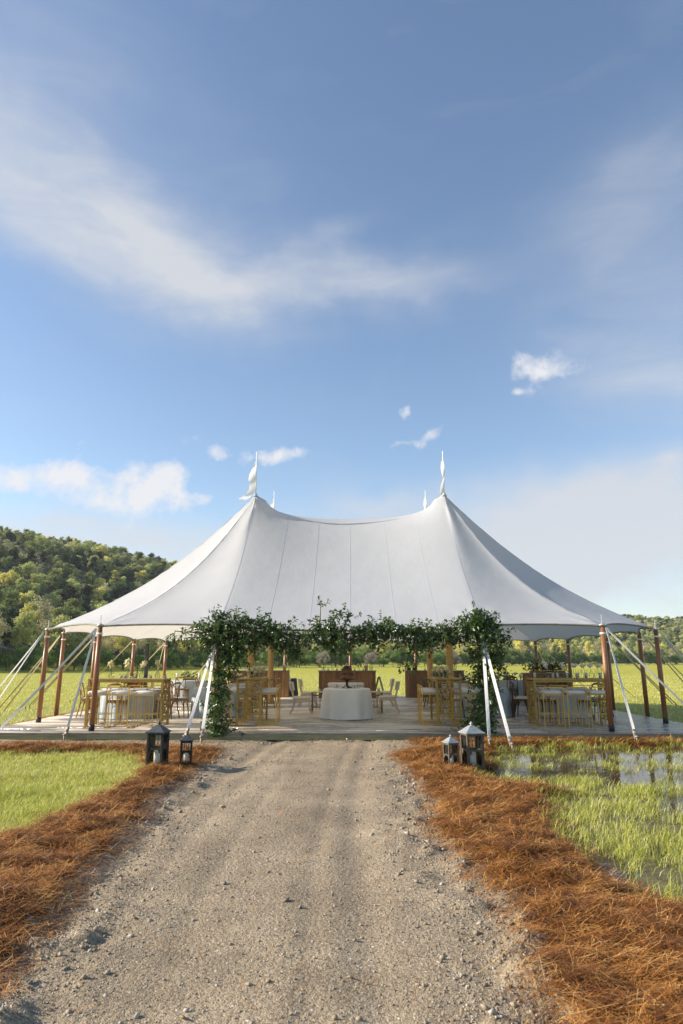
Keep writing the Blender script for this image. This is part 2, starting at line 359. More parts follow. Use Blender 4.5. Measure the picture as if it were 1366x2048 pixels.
# ------------------------------------------------------------------ ground
def gravel_mat():
    m_ = bpy.data.materials.new('gravel'); m_.use_nodes = True; nt = m_.node_tree; N = nt.nodes; L = nt.links; b = N['Principled BSDF']
    tc = N.new('ShaderNodeTexCoord'); P = tc.outputs['Object']
    def noise(s, d=5, r=.6):
        n = N.new('ShaderNodeTexNoise'); n.inputs['Scale'].default_value = s; n.inputs['Detail'].default_value = d; n.inputs['Roughness'].default_value = r; L.new(P, n.inputs['Vector']); return n
    def ramp(src, stops):
        c = N.new('ShaderNodeValToRGB'); e = c.color_ramp.elements
        for i, (p, q) in enumerate(stops):
            z = e[0] if i == 0 else (e[1] if i == len(stops)-1 else e.new(p)); z.position = p; z.color = (*q, 1)
        L.new(src, c.inputs[0]); return c.outputs[0]
    v = N.new('ShaderNodeTexVoronoi'); v.inputs['Scale'].default_value = 110; v.inputs['Randomness'].default_value = 1; L.new(P, v.inputs['Vector'])
    v2 = N.new('ShaderNodeTexVoronoi'); v2.inputs['Scale'].default_value = 34; L.new(P, v2.inputs['Vector'])
    sx = N.new('ShaderNodeSeparateXYZ'); L.new(v.outputs['Color'], sx.inputs[0])
    c1 = ramp(sx.outputs[0], [(0, (.235, .178, .115)), (.35, (.325, .258, .172)), (.75, (.375, .303, .208)), (1, (.47, .395, .29))])
    c2 = ramp(noise(1.1, 6, .65).outputs[0], [(.3, (.70, .68, .66)), (.5, (1, .98, .95)), (.72, (1.15, 1.12, 1.08))])
    mx = N.new('ShaderNodeMixRGB'); mx.blend_type = 'MULTIPLY'; mx.inputs[0].default_value = 1; L.new(c1, mx.inputs[1]); L.new(c2, mx.inputs[2])
    mp = N.new('ShaderNodeMapping'); mp.inputs['Scale'].default_value = (1, .09, 1); L.new(P, mp.inputs[0])
    tn = noise(2.1, 4); L.new(mp.outputs[0], tn.inputs['Vector'])
    c3 = ramp(tn.outputs[0], [(.35, (.84, .83, .82)), (.62, (1.06, 1.05, 1.03))])
    m2 = N.new('ShaderNodeMixRGB'); m2.blend_type = 'MULTIPLY'; m2.inputs[0].default_value = .9; L.new(mx.outputs[0], m2.inputs[1]); L.new(c3, m2.inputs[2])
    L.new(m2.outputs[0], b.inputs['Base Color']); b.inputs['Roughness'].default_value = .9; b.inputs['Specular IOR Level'].default_value = .25
    mh = N.new('ShaderNodeMath'); mh.operation = 'MULTIPLY_ADD'; mh.inputs[1].default_value = -.5
    L.new(v.outputs['Distance'], mh.inputs[0]); n60 = noise(120, 4); L.new(n60.outputs[0], mh.inputs[2])
    mh2 = N.new('ShaderNodeMath'); mh2.operation = 'MULTIPLY_ADD'; mh2.inputs[1].default_value = -.9; L.new(v2.outputs['Distance'], mh2.inputs[0]); L.new(mh.outputs[0], mh2.inputs[2])
    bp = N.new('ShaderNodeBump'); bp.inputs['Strength'].default_value = .8; bp.inputs['Distance'].default_value = .012
    L.new(mh2.outputs[0], bp.inputs['Height']); L.new(bp.outputs[0], b.inputs['Normal'])
    return m_
M['gravel'] = gravel_mat()
M['stone'] = mat('loose_stone', (.20, .17, .135), (.42, .37, .31), 60, .9, .3, 160, attr='v', attr_cols=[(.17, .135, .095), (.29, .235, .165), (.35, .29, .21), (.55, .49, .40)], spec=.25)
M['straw_bed'] = mat('pine_straw_floor', (.010, .005, .003), (.10, .042, .013), 30, .95, .9, 60, stretch=(1, .5, 1), bdist=.04, detail=7, spec=.15)  # near-black floor: shade in the gaps between needles put into its colour
M['needle'] = mat('pine_needle', (.30, .12, .035), (.34, .14, .04), 10, .6, attr='v', attr_cols=[(.018, .006, .002), (.23, .073, .009), (.56, .225, .034), (.88, .54, .19)], spec=.3, trans=.12)
M['lawn'] = mat('lawn_soil', (.24, .24, .045), (.38, .37, .08), 9, .95, .6, 40, bdist=.03, spec=.2, detail=6)
M['blade'] = mat('grass_blade', (.17, .22, .04), (.26, .29, .07), 4, .55, attr='v', attr_cols=[(.24, .27, .028), (.52, .54, .08), (.74, .71, .17), (.90, .83, .46)], trans=.4, spec=.3)
def meadow_mat():
    m_ = mat('meadow_grass', (.36, .35, .052), (.46, .43, .08), .35, .95, .9, 14, bdist=.10, spec=.1, detail=9, ramp=(.3, .7), stretch=(1, 1, 1))
    return m_
M['meadow'] = meadow_mat()
M['mud'] = mat('wet_mud', (.07, .055, .028), (.15, .13, .055), 5, .75, .5, 30, spec=.4)

W2 = lambda pts: [tuple(gp(x, y))[:2] for x, y in pts]
PATH = W2([(-150, 2048), (0, 1897), (95, 1800), (200, 1690), (290, 1602), (380, 1532), (432, 1502), (330, 1496), (150, 1494), (-160, 1492)]) + [(-9, 15.2), (1.3, 15.2)] + \
       W2([(850, 1502), (800, 1514), (838, 1545), (858, 1585), (885, 1650), (955, 1740), (1045, 1818), (1120, 1930), (1150, 2048), (1120, 2500), (-400, 2500)])
GRASS_L = W2([(-900, 1700), (-300, 1725), (0, 1682), (90, 1655), (150, 1625), (215, 1592), (262, 1565), (292, 1536), (262, 1514), (180, 1506), (100, 1508), (-160, 1510), (-900, 1512)])
GRASS_R = W2([(962, 1500), (1000, 1492), (1366, 1489), (2300, 1486), (2300, 1900), (1500, 1850), (1366, 1832), (1290, 1812), (1265, 1772), (1190, 1752), (1130, 1692), (1090, 1650), (1093, 1605), (1124, 1582), (985, 1570), (925, 1556), (966, 1538), (985, 1515)])
WATER = [W2([(965, 1498), (1366, 1490), (1460, 1490), (1420, 1560), (1366, 1582), (1240, 1560), (1060, 1562), (935, 1564), (930, 1548), (975, 1530)]),
         W2([(1115, 1655), (1165, 1686), (1292, 1735), (1280, 1775), (1190, 1755), (1126, 1696)]),
         W2([(1258, 1592), (1420, 1585), (1420, 1622), (1290, 1628)])]
YS = [1.9]
while YS[-1] < 26: YS.append(YS[-1]+.028+max(0, YS[-1]-4)*.0045)
ys = np.array(YS); xs = np.arange(-12, 12.01, .048)
GX, GY = np.meshgrid(xs, ys)
wx = (fbm(GX, GY, 2.2, 4, 3)-.5)*.5*np.clip(GY/9, .35, 1); wy = (fbm(GX, GY, 2.2, 4, 37)-.5)*.9*np.clip(GY/9, .35, 1)
def region_masks(X, Y):
    a = ((fbm(X, Y, 2.2, 4, 3)-.5)*.5+(fbm(X, Y, 9, 3, 23)-.5)*.3)*np.clip(Y/9, .45, 1); b = ((fbm(X, Y, 2.2, 4, 37)-.5)*.9+(fbm(X, Y, 9, 3, 43)-.5)*.5)*np.clip(Y/9, .45, 1)
    p = inside(PATH, X+a, Y+b) & (Y < 15.2)
    gl = inside(GRASS_L, X+a, Y+b); gr = inside(GRASS_R, X+a, Y+b)
    out = (np.abs(X) > 8.55+.5*(fbm(X, Y, 1.5, 3, 9)-.5)) & (Y > 14.9)
    g = (gl | gr | out | ((X < -6.6) & (Y < 12.4)) | ((X > 5.2) & (Y < 8))) & ~p
    w = np.zeros(np.shape(X), bool)
    a2 = (fbm(X, Y, 1.6, 4, 123)-.5)*1.3; b2 = (fbm(X, Y, 1.6, 4, 223)-.5)*1.5
    for q in WATER: w |= inside(q, X+a2, Y+b2)
    w &= gr
    return p, g, w & ~p
mp_, mg_, mw_ = region_masks(GX, GY)
def blur(a, k):
    a = a.astype(np.float32)
    for ax in (0, 1):
        for _ in range(2):
            c = np.cumsum(np.pad(a, [(k+1, k) if i == ax else (0, 0) for i in (0, 1)], mode='edge'), axis=ax)
            a = (np.take(c, range(2*k+1, c.shape[ax]), axis=ax)-np.take(c, range(0, c.shape[ax]-2*k-1), axis=ax))/(2*k+1)
    return a
fp = blur(mp_, 3); fg = blur(mg_, 3); fw = blur(mw_, 2); fs = np.clip(1-fp-fg, 0, 1)
edge = np.clip(fp*(1-fp)*4, 0, 1)
pin = blur(mp_, 9)
rim = np.clip(pin*(1-pin)*4, 0, 1)*fp           # loose gravel pushed to the sides of the path
lump = np.clip(fbm(GX, GY, 4.5, 4, 5)-.47, 0, 1)
Hh = fp*(.012*(fbm(GX, GY, 9, 3, 8)-.5) + .05*(fbm(GX, GY, .7, 3, 2)-.5))
Hh += rim*np.clip((12.5-GY)/3, 0, 1)*(lump*.30 + .04*(fbm(GX, GY, 12, 3, 21)-.5))
rel = GX+.30*np.sin(GY*.22)
for c, wd, dp in ((-1.6, .16, .035), (-1.2, .10, .014), (.35, .16, .028), (.02, .09, .014), (-.75, .06, .008)):
    Hh -= fp*dp*np.exp(-((rel-c)/wd)**2)*(.5+fbm(GX*2, GY*.4, 1, 3, 4))
bed = np.clip(fbm(GX, GY, 2.3, 4, 14)-.33, 0, 1)
Hh += fs*(.15*np.clip(fbm(GX, GY, 7.5, 4, 77)-.38, 0, 1)+.015+.09*bed*np.clip(fs*1.6-.3, 0, 1))*np.where(GY > 14, .45, 1)
Hh += fg*(.03*(fbm(GX, GY, 1.2, 3, 17)-.5)+.02*(fbm(GX, GY, 6, 3, 18)-.5))
Hh -= fw*(.075+.03*(fbm(GX, GY, 3, 3, 44)-.5)) - fw*np.clip(fbm(GX, GY, 2.6, 4, 61)-.52, 0, 1)*.22
Hh += -.026*((GX > 2) & (fg > .5))
# runs out below the meadow sheet at its borders and below the deck
bord = np.minimum.reduce([GX+12, 12-GX, 26-GY]); Hh -= np.clip(.5-bord, 0, .5)*.35
under = (np.abs(GX) < 7.95) & (GY > 14.95); Hh = np.where(under, np.minimum(Hh, -.02), Hh)
WATER_Z = -.038
nx = len(xs); ny = len(ys)
Vg = np.stack([GX, GY, Hh], -1).reshape(-1, 3)
ii = (np.arange(ny-1)[:, None]*nx+np.arange(nx-1)[None, :])
Qd = np.stack([ii, ii+1, ii+nx+1, ii+nx], -1).reshape(-1, 4)
kind = np.where(mp_, 0, np.where(mg_, np.where((GX > 1.5) & (GY < 15), 3, 2), 1))[:-1, :-1].reshape(-1)
for k, nm, mt in ((0, 'gravel_path', 'gravel'), (1, 'pine_straw_ground', 'straw_bed'), (2, 'lawn', 'lawn'), (3, 'wet_ground', 'mud')):
    q = Qd[kind == k]; used = np.unique(q); re = np.zeros(len(Vg), np.int64); re[used] = np.arange(len(used))
    o = np_mesh(nm, Vg[used], re[q], M[mt], smooth=True); tag(o, kind='structure')
def hgt(X, Y):
    X = np.asarray(X); Y = np.asarray(Y)
    i = np.clip(np.searchsorted(ys, Y)-1, 0, ny-2); j = np.clip(((X+12)/.048).astype(int), 0, nx-2)
    fy = np.clip((Y-ys[i])/(ys[i+1]-ys[i]), 0, 1); fx = np.clip((X-xs[j])/.048, 0, 1)
    return (Hh[i, j]*(1-fx)+Hh[i, j+1]*fx)*(1-fy)+(Hh[i+1, j]*(1-fx)+Hh[i+1, j+1]*fx)*fy
def ground_z(x, y): return float(hgt(np.array([x]), np.array([y]))[0])

# meadow sheet to the horizon (below the detailed foreground)
def terrain(az, r):
    """height of the land at a bearing (radians, clockwise from +Y) and distance"""
    a = np.degrees(az)
    r0 = np.interp(a, [-90, -45, -27, -16, -7, 0, 10, 20, 30, 60, 90], [80, 90, 112, 150, 190, 215, 265, 330, 390, 430, 430])
    r1 = np.interp(a, [-90, -45, -27, -14, 0, 22, 30, 60, 90], [300, 310, 330, 385, 470, 640, 690, 700, 700])
    e = np.interp(a, [-90, -45, -27, -20, -14, 0, 14, 22, 28, 45, 90], [8.8, 9.2, 8.9, 8.25, 7.0, 4.6, 3.5, 3.0, 2.5, 2.0, 2])
    t = np.clip((r-r0)/(r1-r0), 0, 1.0); s = t*t*(3-2*t)*.55+t*.45*np.clip(t*8, 0, 1)
    back = np.clip((r-r1)/500, 0, 1)
    return r1*np.tan(np.radians(e))*s*(1-.25*back)
M['forest_floor'] = mat('forest_floor', (.018, .026, .009), (.05, .06, .02), .12, .95, .5, 2, bdist=.4)
mb_az = np.radians(np.linspace(-180, 180, 181)); mr = np.concatenate([[0.5, 6, 14, 24, 36, 50, 65, 80], np.arange(95, 460, 13), np.arange(480, 900, 30), [1000, 1300, 2000, 3500]])
AZ, RR = np.meshgrid(mb_az, mr)
hz_ = np.where(np.abs(AZ) < R(95), terrain(np.clip(AZ, R(-90), R(90)), RR), 0)*np.clip((R(115)-np.abs(AZ))/R(25), 0, 1)
hz_ = hz_ + np.where(hz_ > 1, 3*(fbm(np.sin(AZ)*RR, np.cos(AZ)*RR, .02, 3, 5)-.5), 0)
Vm = np.stack([np.sin(AZ)*RR, np.cos(AZ)*RR, hz_-.075], -1).reshape(-1, 3); na = len(mb_az)
i2 = (np.arange(len(mr)-1)[:, None]*na+np.arange(na-1)[None, :]); Qm = np.stack([i2, i2+na, i2+na+1, i2+1], -1).reshape(-1, 4)
hill_f = (hz_[:-1, :-1] > .8).reshape(-1)
for k, nm, mt in ((False, 'meadow', 'meadow'), (True, 'hill', 'forest_floor')):
    q = Qm[hill_f == k]; used = np.unique(q); re = np.zeros(len(Vm), np.int64); re[used] = np.arange(len(used))
    o = np_mesh(nm, Vm[used], re[q][:, ::-1], M[mt], smooth=True); tag(o, kind='structure')

# standing water between the grass on the low side
def water_mat():
    m_ = bpy.data.materials.new('puddle_water'); m_.use_nodes = True; nt = m_.node_tree; N = nt.nodes; L = nt.links; b = N['Principled BSDF']
    b.inputs['Base Color'].default_value = (.045, .03, .022, 1); b.inputs['Roughness'].default_value = .03; b.inputs['IOR'].default_value = 1.36
    tc = N.new('ShaderNodeTexCoord'); n = N.new('ShaderNodeTexNoise'); n.inputs['Scale'].default_value = 7; n.inputs['Detail'].default_value = 3; L.new(tc.outputs['Object'], n.inputs['Vector'])
    bp = N.new('ShaderNodeBump'); bp.inputs['Strength'].default_value = .10; bp.inputs['Distance'].default_value = .02; L.new(n.outputs[0], bp.inputs['Height']); L.new(bp.outputs[0], b.inputs['Normal'])
    return m_
wb = MB()
for i in range(8):
    for j in range(8):
        x0, y0 = 1.7+i*.95, 5.2+j*1.17
        wb.add([(x0, y0, 0), (x0+.95, y0, 0), (x0+.95, y0+1.17, 0), (x0, y0+1.17, 0)], [(0, 1, 2, 3)])
o = wb.build('puddle', water_mat()); o.location.z = WATER_Z; tag(o, kind='structure')

# loose stones
def rot_rand(n):
    a = rng.normal(size=(n, 4)); a /= np.linalg.norm(a, axis=1)[:, None]; w, x, y, z = a.T
    return np.stack([np.stack([1-2*(y*y+z*z), 2*(x*y-z*w), 2*(x*z+y*w)], -1), np.stack([2*(x*y+z*w), 1-2*(x*x+z*z), 2*(y*z-x*w)], -1), np.stack([2*(x*z-y*w), 2*(y*z+x*w), 1-2*(x*x+y*y)], -1)], 1)
def stones(n, name):
    Yp = 2.6+(15.0-2.6)*rng.random(n*5)**1.7; Xp = rng.uniform(-4.6, 3.6, n*5)*np.clip(.55+Yp/14, .6, 1.4)
    p, g, w = region_masks(Xp, Yp); i = np.clip(np.searchsorted(ys, Yp)-1, 0, ny-2); j = np.clip(((Xp+12)/.048).astype(int), 0, nx-2)
    wgt = np.where(p, .22+rim[i, j]*1.2, edge[i, j]*.9); keep = rng.random(n*5) < wgt
    Xp, Yp = Xp[keep][:n], Yp[keep][:n]; n = len(Xp); ii_ = i[keep][:n]; jj_ = j[keep][:n]
    s = .0035+.007*rng.random(n)**3+.018*(rng.random(n) < .03+.06*rim[ii_, jj_])*rng.random(n)**2
    s *= np.clip(.75+Yp/14, .8, 1.5)
    octa = np.array([(1, 0, 0), (-1, 0, 0), (0, 1, 0), (0, -1, 0), (0, 0, 1), (0, 0, -1)], float)
    fo = np.array([(0, 2, 4), (2, 1, 4), (1, 3, 4), (3, 0, 4), (2, 0, 5), (1, 2, 5), (3, 1, 5), (0, 3, 5)])
    v = octa[None]*rng.uniform(.55, 1.3, (n, 6, 1))*np.array([1.2, .95, .7])+rng.uniform(-.25, .25, (n, 6, 3))
    v = np.einsum('nij,nkj->nki', rot_rand(n), v)*s[:, None, None]
    v[..., 2] *= .75; v += np.stack([Xp, Yp, hgt(Xp, Yp)+s*.25], -1)[:, None]
    f = (fo[None]+np.arange(n)[:, None, None]*6).reshape(-1, 3)
    o = np_mesh(name, v.reshape(-1, 3), f, M['stone'], {'v': np.repeat(rng.random(n), 6)})
    return tag(o, 'loose grey and tan stones scattered over the gravel path', 'gravel', kind='stuff')
stones(36000, 'gravel')

# pine straw needles
def needles(Xp, Yp, name, label):
    n = len(Xp)
    ang = (fbm(Xp, Yp, 4.5, 3, 70)-.5)*6-.4+rng.normal(0, .8, n)
    Ln = rng.uniform(.09, .24, n)*np.clip(.85+Yp/30, .8, 1.3); wd = rng.uniform(.0014, .0030, n)*np.clip(.6+Yp/9, .85, 2.0)
    d = np.stack([np.cos(ang), np.sin(ang), rng.normal(.10, .22, n)], -1); side = np.stack([-np.sin(ang), np.cos(ang), np.zeros(n)], -1)
    up = np.array([0, 0, 1.0]); bow = rng.uniform(-.10, .16, n)*Ln; bs = rng.normal(0, .12, n)*Ln
    c = np.stack([Xp, Yp, hgt(Xp, Yp)+rng.uniform(.002, .045, n)], -1)
    P = []
    for t in (-.5, 0, .5):
        q = c+d*(Ln*t)[:, None]+up*((bow*(1-4*t*t))[:, None])+side*((bs*(1-4*t*t))[:, None])
        P += [q-side*wd[:, None]*.5, q+side*wd[:, None]*.5]
    V = np.stack(P, 1)
    V[..., 2] = np.maximum(V[..., 2], hgt(V[..., 0], V[..., 1])+.001)
    fo = np.array([(0, 1, 3, 2), (2, 3, 5, 4)]); f = (fo[None]+np.arange(n)[:, None, None]*6).reshape(-1, 4)
    tone = np.clip((fbm(Xp, Yp, 9, 3, 90)-.5)*1.3+rng.normal(.41, .34, n), 0, 1)  # low mean tone paints the straw's deep shadows into the needle colours
    o = np_mesh(name, V.reshape(-1, 3), f, M['needle'], {'v': np.repeat(tone, 6)})
    return tag(o, label, 'pine straw', kind='stuff')
def straw_points(n, x0, x1, y0, y1):
    Y = y0+(y1-y0)*rng.random(n*6)**1.35; X = rng.uniform(x0, x1, n*6)
    p, g, w = region_masks(X, Y); i = np.clip(np.searchsorted(ys, Y)-1, 0, ny-2); j = np.clip(((X+12)/.048).astype(int), 0, nx-2)
    vis = (np.abs(X) < .62*Y+.6) & ~((np.abs(X) < 7.98) & (Y > 14.7))
    wgt = np.where(p | g, np.clip(fs[i, j], 0, .5)*.5+np.where(edge[i, j] > .2, .05, 0)+.002*p, np.clip(fbm(X, Y, 5.5, 3, 77)*3.2-.75, .12, 1.0))
    k = vis & (rng.random(n*6) < wgt); return X[k][:n], Y[k][:n]
X, Y = straw_points(80000, -6.8, .2, 3.6, 14.7); needles(X, Y, 'pine_straw', 'rust brown pine straw heaped along the lawn beside the path')
X, Y = straw_points(110000, .2, 7.5, 2.6, 14.7); needles(X, Y, 'pine_straw', 'rust brown pine straw spread between the path and the flooded grass')
X, Y = straw_points(9000, -9.2, -7.9, 14.8, 24); needles(X, Y, 'pine_straw', 'thin strip of pine straw between the deck and the meadow')

# grass blades
def blades(Xp, Yp, name, label, h0, h1, wscale=1.0, tone0=0., z=None):
    n = len(Xp); ang = rng.uniform(0, 2*math.pi, n)
    cl = fbm(Xp, Yp, 3.0, 3, 55)
    h = rng.uniform(h0, h1, n)*(.4+1.15*cl); lean = rng.uniform(.2, 1.6, n)*h
    w = rng.uniform(.0022, .0045, n)*np.clip(.7+Yp/9, .9, 6)*wscale
    d = np.stack([np.cos(ang), np.sin(ang), np.zeros(n)], -1); s = np.stack([-np.sin(ang), np.cos(ang), np.zeros(n)], -1)
    b = np.stack([Xp, Yp, (hgt(Xp, Yp) if z is None else z)-.004], -1); up = np.array([0, 0, 1.0])
    P = [b-s*w[:, None]*.5, b+s*w[:, None]*.5]
    m = b+d*(lean*.3)[:, None]+up*(h*.6)[:, None]
    P += [m-s*w[:, None]*.42, m+s*w[:, None]*.42, b+d*lean[:, None]+up*(h*.97)[:, None]]
    V = np.stack(P, 1).reshape(-1, 3); fo = np.array([(0, 1, 3), (0, 3, 2), (2, 3, 4)])
    f = (fo[None]+np.arange(n)[:, None, None]*5).reshape(-1, 3)
    tone = np.clip(.12+tone0+.5*fbm(Xp, Yp, 1.3, 3, 31)+rng.normal(.1, .26, n)+.45*(rng.random(n) < .07), 0, 1)
    o = np_mesh(name, V, f, M['blade'], {'v': np.repeat(tone, 5)})
    return tag(o, label, 'grass', kind='stuff')
def grass_points(n, x0, x1, y0, y1, thin=True):
    Y = y0+(y1-y0)*rng.random(n*5); X = rng.uniform(x0, x1, n*5)
    p, g, w = region_masks(X, Y); i = np.clip(np.searchsorted(ys, Y)-1, 0, ny-2); j = np.clip(((X+12)/.048).astype(int), 0, nx-2)
    z = Hh[i, j]; dens = np.where(g, np.clip(.25+1.1*fbm(X, Y, 1.7, 3, 12), .1, 1), np.clip(fg[i, j]-.1, 0, .4)*.5)*(~p)
    if thin: dens = dens*np.where(w, np.where(fbm(X, Y, 2.6, 3, 88) > .57, .7, .010), np.where(z < WATER_Z, .4, np.clip(fbm(X, Y, 2.6, 4, 99)*4.2-1.5, .06, 1)))
    k = (np.abs(X) < .60*Y+1.6) & (rng.random(n*5) < dens); return X[k][:n], Y[k][:n]
X, Y = grass_points(66000, -8.5, -1.8, 6, 12.9, False); blades(X, Y, 'grass', 'short bright green lawn grass edged by pine straw', .03, .09, 1.0, .08)
X, Y = grass_points(56000, 1.6, 9.2, 4.2, 14.4); blades(X, Y, 'grass', 'tall green grass standing in the flooded patch beside the lanterns', .03, .14, 1.0, -.04)
# meadow blades round the tent, thinning out with distance
n = 62000; rr = 15+80*rng.random(n*3)**1.5; aa = R(1)*rng.uniform(-31, 31, n*3); X = np.sin(aa)*rr; Y = np.cos(aa)*rr
k = ~((np.abs(X) < 8.6) & (Y < 30.5)) & (Y > 15) & ((Y > 26.2) | (np.abs(X) > 8.6)); X, Y = X[k][:n], Y[k][:n]
ins = (np.abs(X) < 11.9) & (Y < 25.9)
blades(X, Y, 'grass', 'yellow green meadow grass around and behind the tent', .04, .12, 1.25, .42, np.where(ins, hgt(X, Y), -.075))

# ------------------------------------------------------------------ deck
DZ = .14; DX = 8.0; DY0 = 14.78; DY1 = 30.2
def deck_mat():
    m_ = mat('weathered_deck', (.50, .42, .32), (.66, .58, .46), 5, .5, .25, 60, stretch=(.35, 7, 7), attr='v', bdist=.006)
    nt = m_.node_tree; N = nt.nodes; L = nt.links; b = N['Principled BSDF']
    tc = N.new('ShaderNodeTexCoord'); mp = N.new('ShaderNodeMapping'); mp.inputs['Scale'].default_value = (.28, .55, 1); L.new(tc.outputs['Object'], mp.inputs[0])
    n = N.new('ShaderNodeTexNoise'); n.inputs['Scale'].default_value = 1.5; n.inputs['Detail'].default_value = 5; L.new(mp.outputs[0], n.inputs['Vector'])
    sp = N.new('ShaderNodeSeparateXYZ'); L.new(tc.outputs['Object'], sp.inputs[0])
    # rain blown in at the open edges: wetter towards the front and the right-hand edge
    fr = N.new('ShaderNodeMapRange'); fr.inputs[1].default_value = 14.8; fr.inputs[2].default_value = 18.0; fr.inputs[3].default_value = .17; fr.inputs[4].default_value = 0; L.new(sp.outputs[1], fr.inputs[0])
    rt = N.new('ShaderNodeMapRange'); rt.inputs[1].default_value = 3.5; rt.inputs[2].default_value = 7.0; rt.inputs[3].default_value = 0; rt.inputs[4].default_value = .20; L.new(sp.outputs[0], rt.inputs[0])
    ad = N.new('ShaderNodeMath'); ad.operation = 'ADD'; L.new(fr.outputs[0], ad.inputs[0]); L.new(rt.outputs[0], ad.inputs[1])
    ad2 = N.new('ShaderNodeMath'); ad2.operation = 'ADD'; L.new(ad.outputs[0], ad2.inputs[0]); L.new(n.outputs[0], ad2.inputs[1])
    wet = N.new('ShaderNodeMapRange'); wet.interpolation_type = 'SMOOTHSTEP'; wet.inputs[1].default_value = .60; wet.inputs[2].default_value = .70; L.new(ad2.outputs[0], wet.inputs[0])
    ro = N.new('ShaderNodeMapRange'); ro.inputs[3].default_value = .55; ro.inputs[4].default_value = .07; L.new(wet.outputs[0], ro.inputs[0]); L.new(ro.outputs[0], b.inputs['Roughness'])
    src = b.inputs['Base Color'].links[0].from_socket
    dk = N.new('ShaderNodeMixRGB'); dk.blend_type = 'MULTIPLY'; L.new(wet.outputs[0], dk.inputs[0]); L.new(src, dk.inputs[1]); dk.inputs[2].default_value = (.62, .62, .64, 1)
    L.new(dk.outputs[0], b.inputs['Base Color'])
    return m_
M['deck'] = deck_mat()
M['fascia'] = mat('treated_fascia', (.20, .19, .09), (.32, .30, .15), 6, .7, .3, 50, stretch=(.5, 6, 6))
deck = empty('wooden_deck', (0, (DY0+DY1)/2, 0)); tag(deck, 'low grey weathered plank deck under the white tent', 'deck')
def planks():
    V = []; Fq = []; at_ = []; y = DY0+.045; cy = (DY0+DY1)/2
    while y < DY1-.05:
        x = -DX; first = True
        while x < DX-.01:
            L_ = rnd.uniform(1.2, 3.6) if first else 3.6
            first = False; x1 = min(DX, x+L_)
            if DX-x1 < .4: x1 = DX
            z = DZ+rnd.uniform(-.002, .002); b = len(V); t = rnd.random(); w = .136
            for zz, g in ((DZ-.03, 0), (z-.003, 0), (z, .003)):
                V += [(x+.002+g, y+g-cy, zz), (x1-.002-g, y+g-cy, zz), (x1-.002-g, y+w-g-cy, zz), (x+.002+g, y+w-g-cy, zz)]
            at_ += [t]*12
            for r_ in (0, 4):
                for k in range(4): Fq.append((b+r_+k, b+r_+(k+1) % 4, b+r_+4+(k+1) % 4, b+r_+4+k))
            Fq.append((b+8, b+9, b+10, b+11)); x = x1
        y += .1405
    o = np_mesh('planks', V, Fq, M['deck'], {'v': at_}, parent=deck); o['kind'] = 'stuff'
planks()
f_ = MB(); f_.box((0, DY0-(DY0+DY1)/2+.02, .055), (2*DX, .04, .10)); f_.build('fascia_board', M['fascia'], deck)
f_ = MB(); f_.box((0, DY0-(DY0+DY1)/2+.021, .123), (2*DX, .05, .03)); f_.build('edge_board', M['bar_top'], deck)
for sx in (-1, 1):
    f_ = MB(); f_.box((sx*(DX+.022), .02, .05), (.04, DY1-DY0-.06, .12)); f_.build('fascia_board', M['fascia'], deck)
f_ = MB(); f_.box((0, (DY1-DY0)/2-.03, .05), (2*DX-.02, .04, .12)); f_.build('fascia_board', M['fascia'], deck)

# ------------------------------------------------------------------ tent
def fabric_mat():
    m_ = bpy.data.materials.new('sailcloth'); m_.use_nodes = True; nt = m_.node_tree; N = nt.nodes; L = nt.links; b = N['Principled BSDF']
    tc = N.new('ShaderNodeTexCoord'); n = N.new('ShaderNodeTexNoise'); n.inputs['Scale'].default_value = 1.2; n.inputs['Detail'].default_value = 6; L.new(tc.outputs['Object'], n.inputs['Vector'])
    cr = N.new('ShaderNodeValToRGB'); e = cr.color_ramp.elements; e[0].position = .3; e[0].color = (.66, .67, .695, 1); e[1].position = .7; e[1].color = (.70, .71, .735, 1); L.new(n.outputs[0], cr.inputs[0])
    L.new(cr.outputs[0], b.inputs['Base Color']); b.inputs['Roughness'].default_value = .55; b.inputs['Specular IOR Level'].default_value = .3
    n2 = N.new('ShaderNodeTexNoise'); n2.inputs['Scale'].default_value = 2.2; n2.inputs['Detail'].default_value = 3; L.new(tc.outputs['Object'], n2.inputs['Vector'])
    bp = N.new('ShaderNodeBump'); bp.inputs['Strength'].default_value = .25; bp.inputs['Distance'].default_value = .05; L.new(n2.outputs[0], bp.inputs['Height']); L.new(bp.outputs[0], b.inputs['Normal'])
    t = N.new('ShaderNodeBsdfTranslucent'); t.inputs[0].default_value = (.72, .68, .62, 1)
    mx = N.new('ShaderNodeMixShader'); mx.inputs[0].default_value = .40; L.new(b.outputs[0], mx.inputs[1]); L.new(t.outputs[0], mx.inputs[2]); L.new(mx.outputs[0], N['Material Output'].inputs[0])
    return m_
M['sail'] = fabric_mat()
M['seam'] = mat('seam_tape', (.54, .55, .57), (.57, .58, .60), 8, .6)
M['hem'] = mat('hem_webbing', (.20, .185, .15), (.28, .26, .22), 10, .8)
tent = empty('sailcloth_tent', (0, 22.45, 0)); tag(tent, 'large white sailcloth tent with four peaks over the deck', 'tent')
TY = 22.45
PH = 2.35
MX, MY0, MY1, MH = 2.84, 20.0, 24.95, 6.5
half = [(-2.9, 15.12), (2.9, 15.12), (5.56, 15.25), (7.58, 17.2), (8.12, 19.5), (8.3, 22.45), (7.92, 25.3), (7.35, 27.6), (5.45, 29.65), (2.8, 29.85), (0, 29.9)]
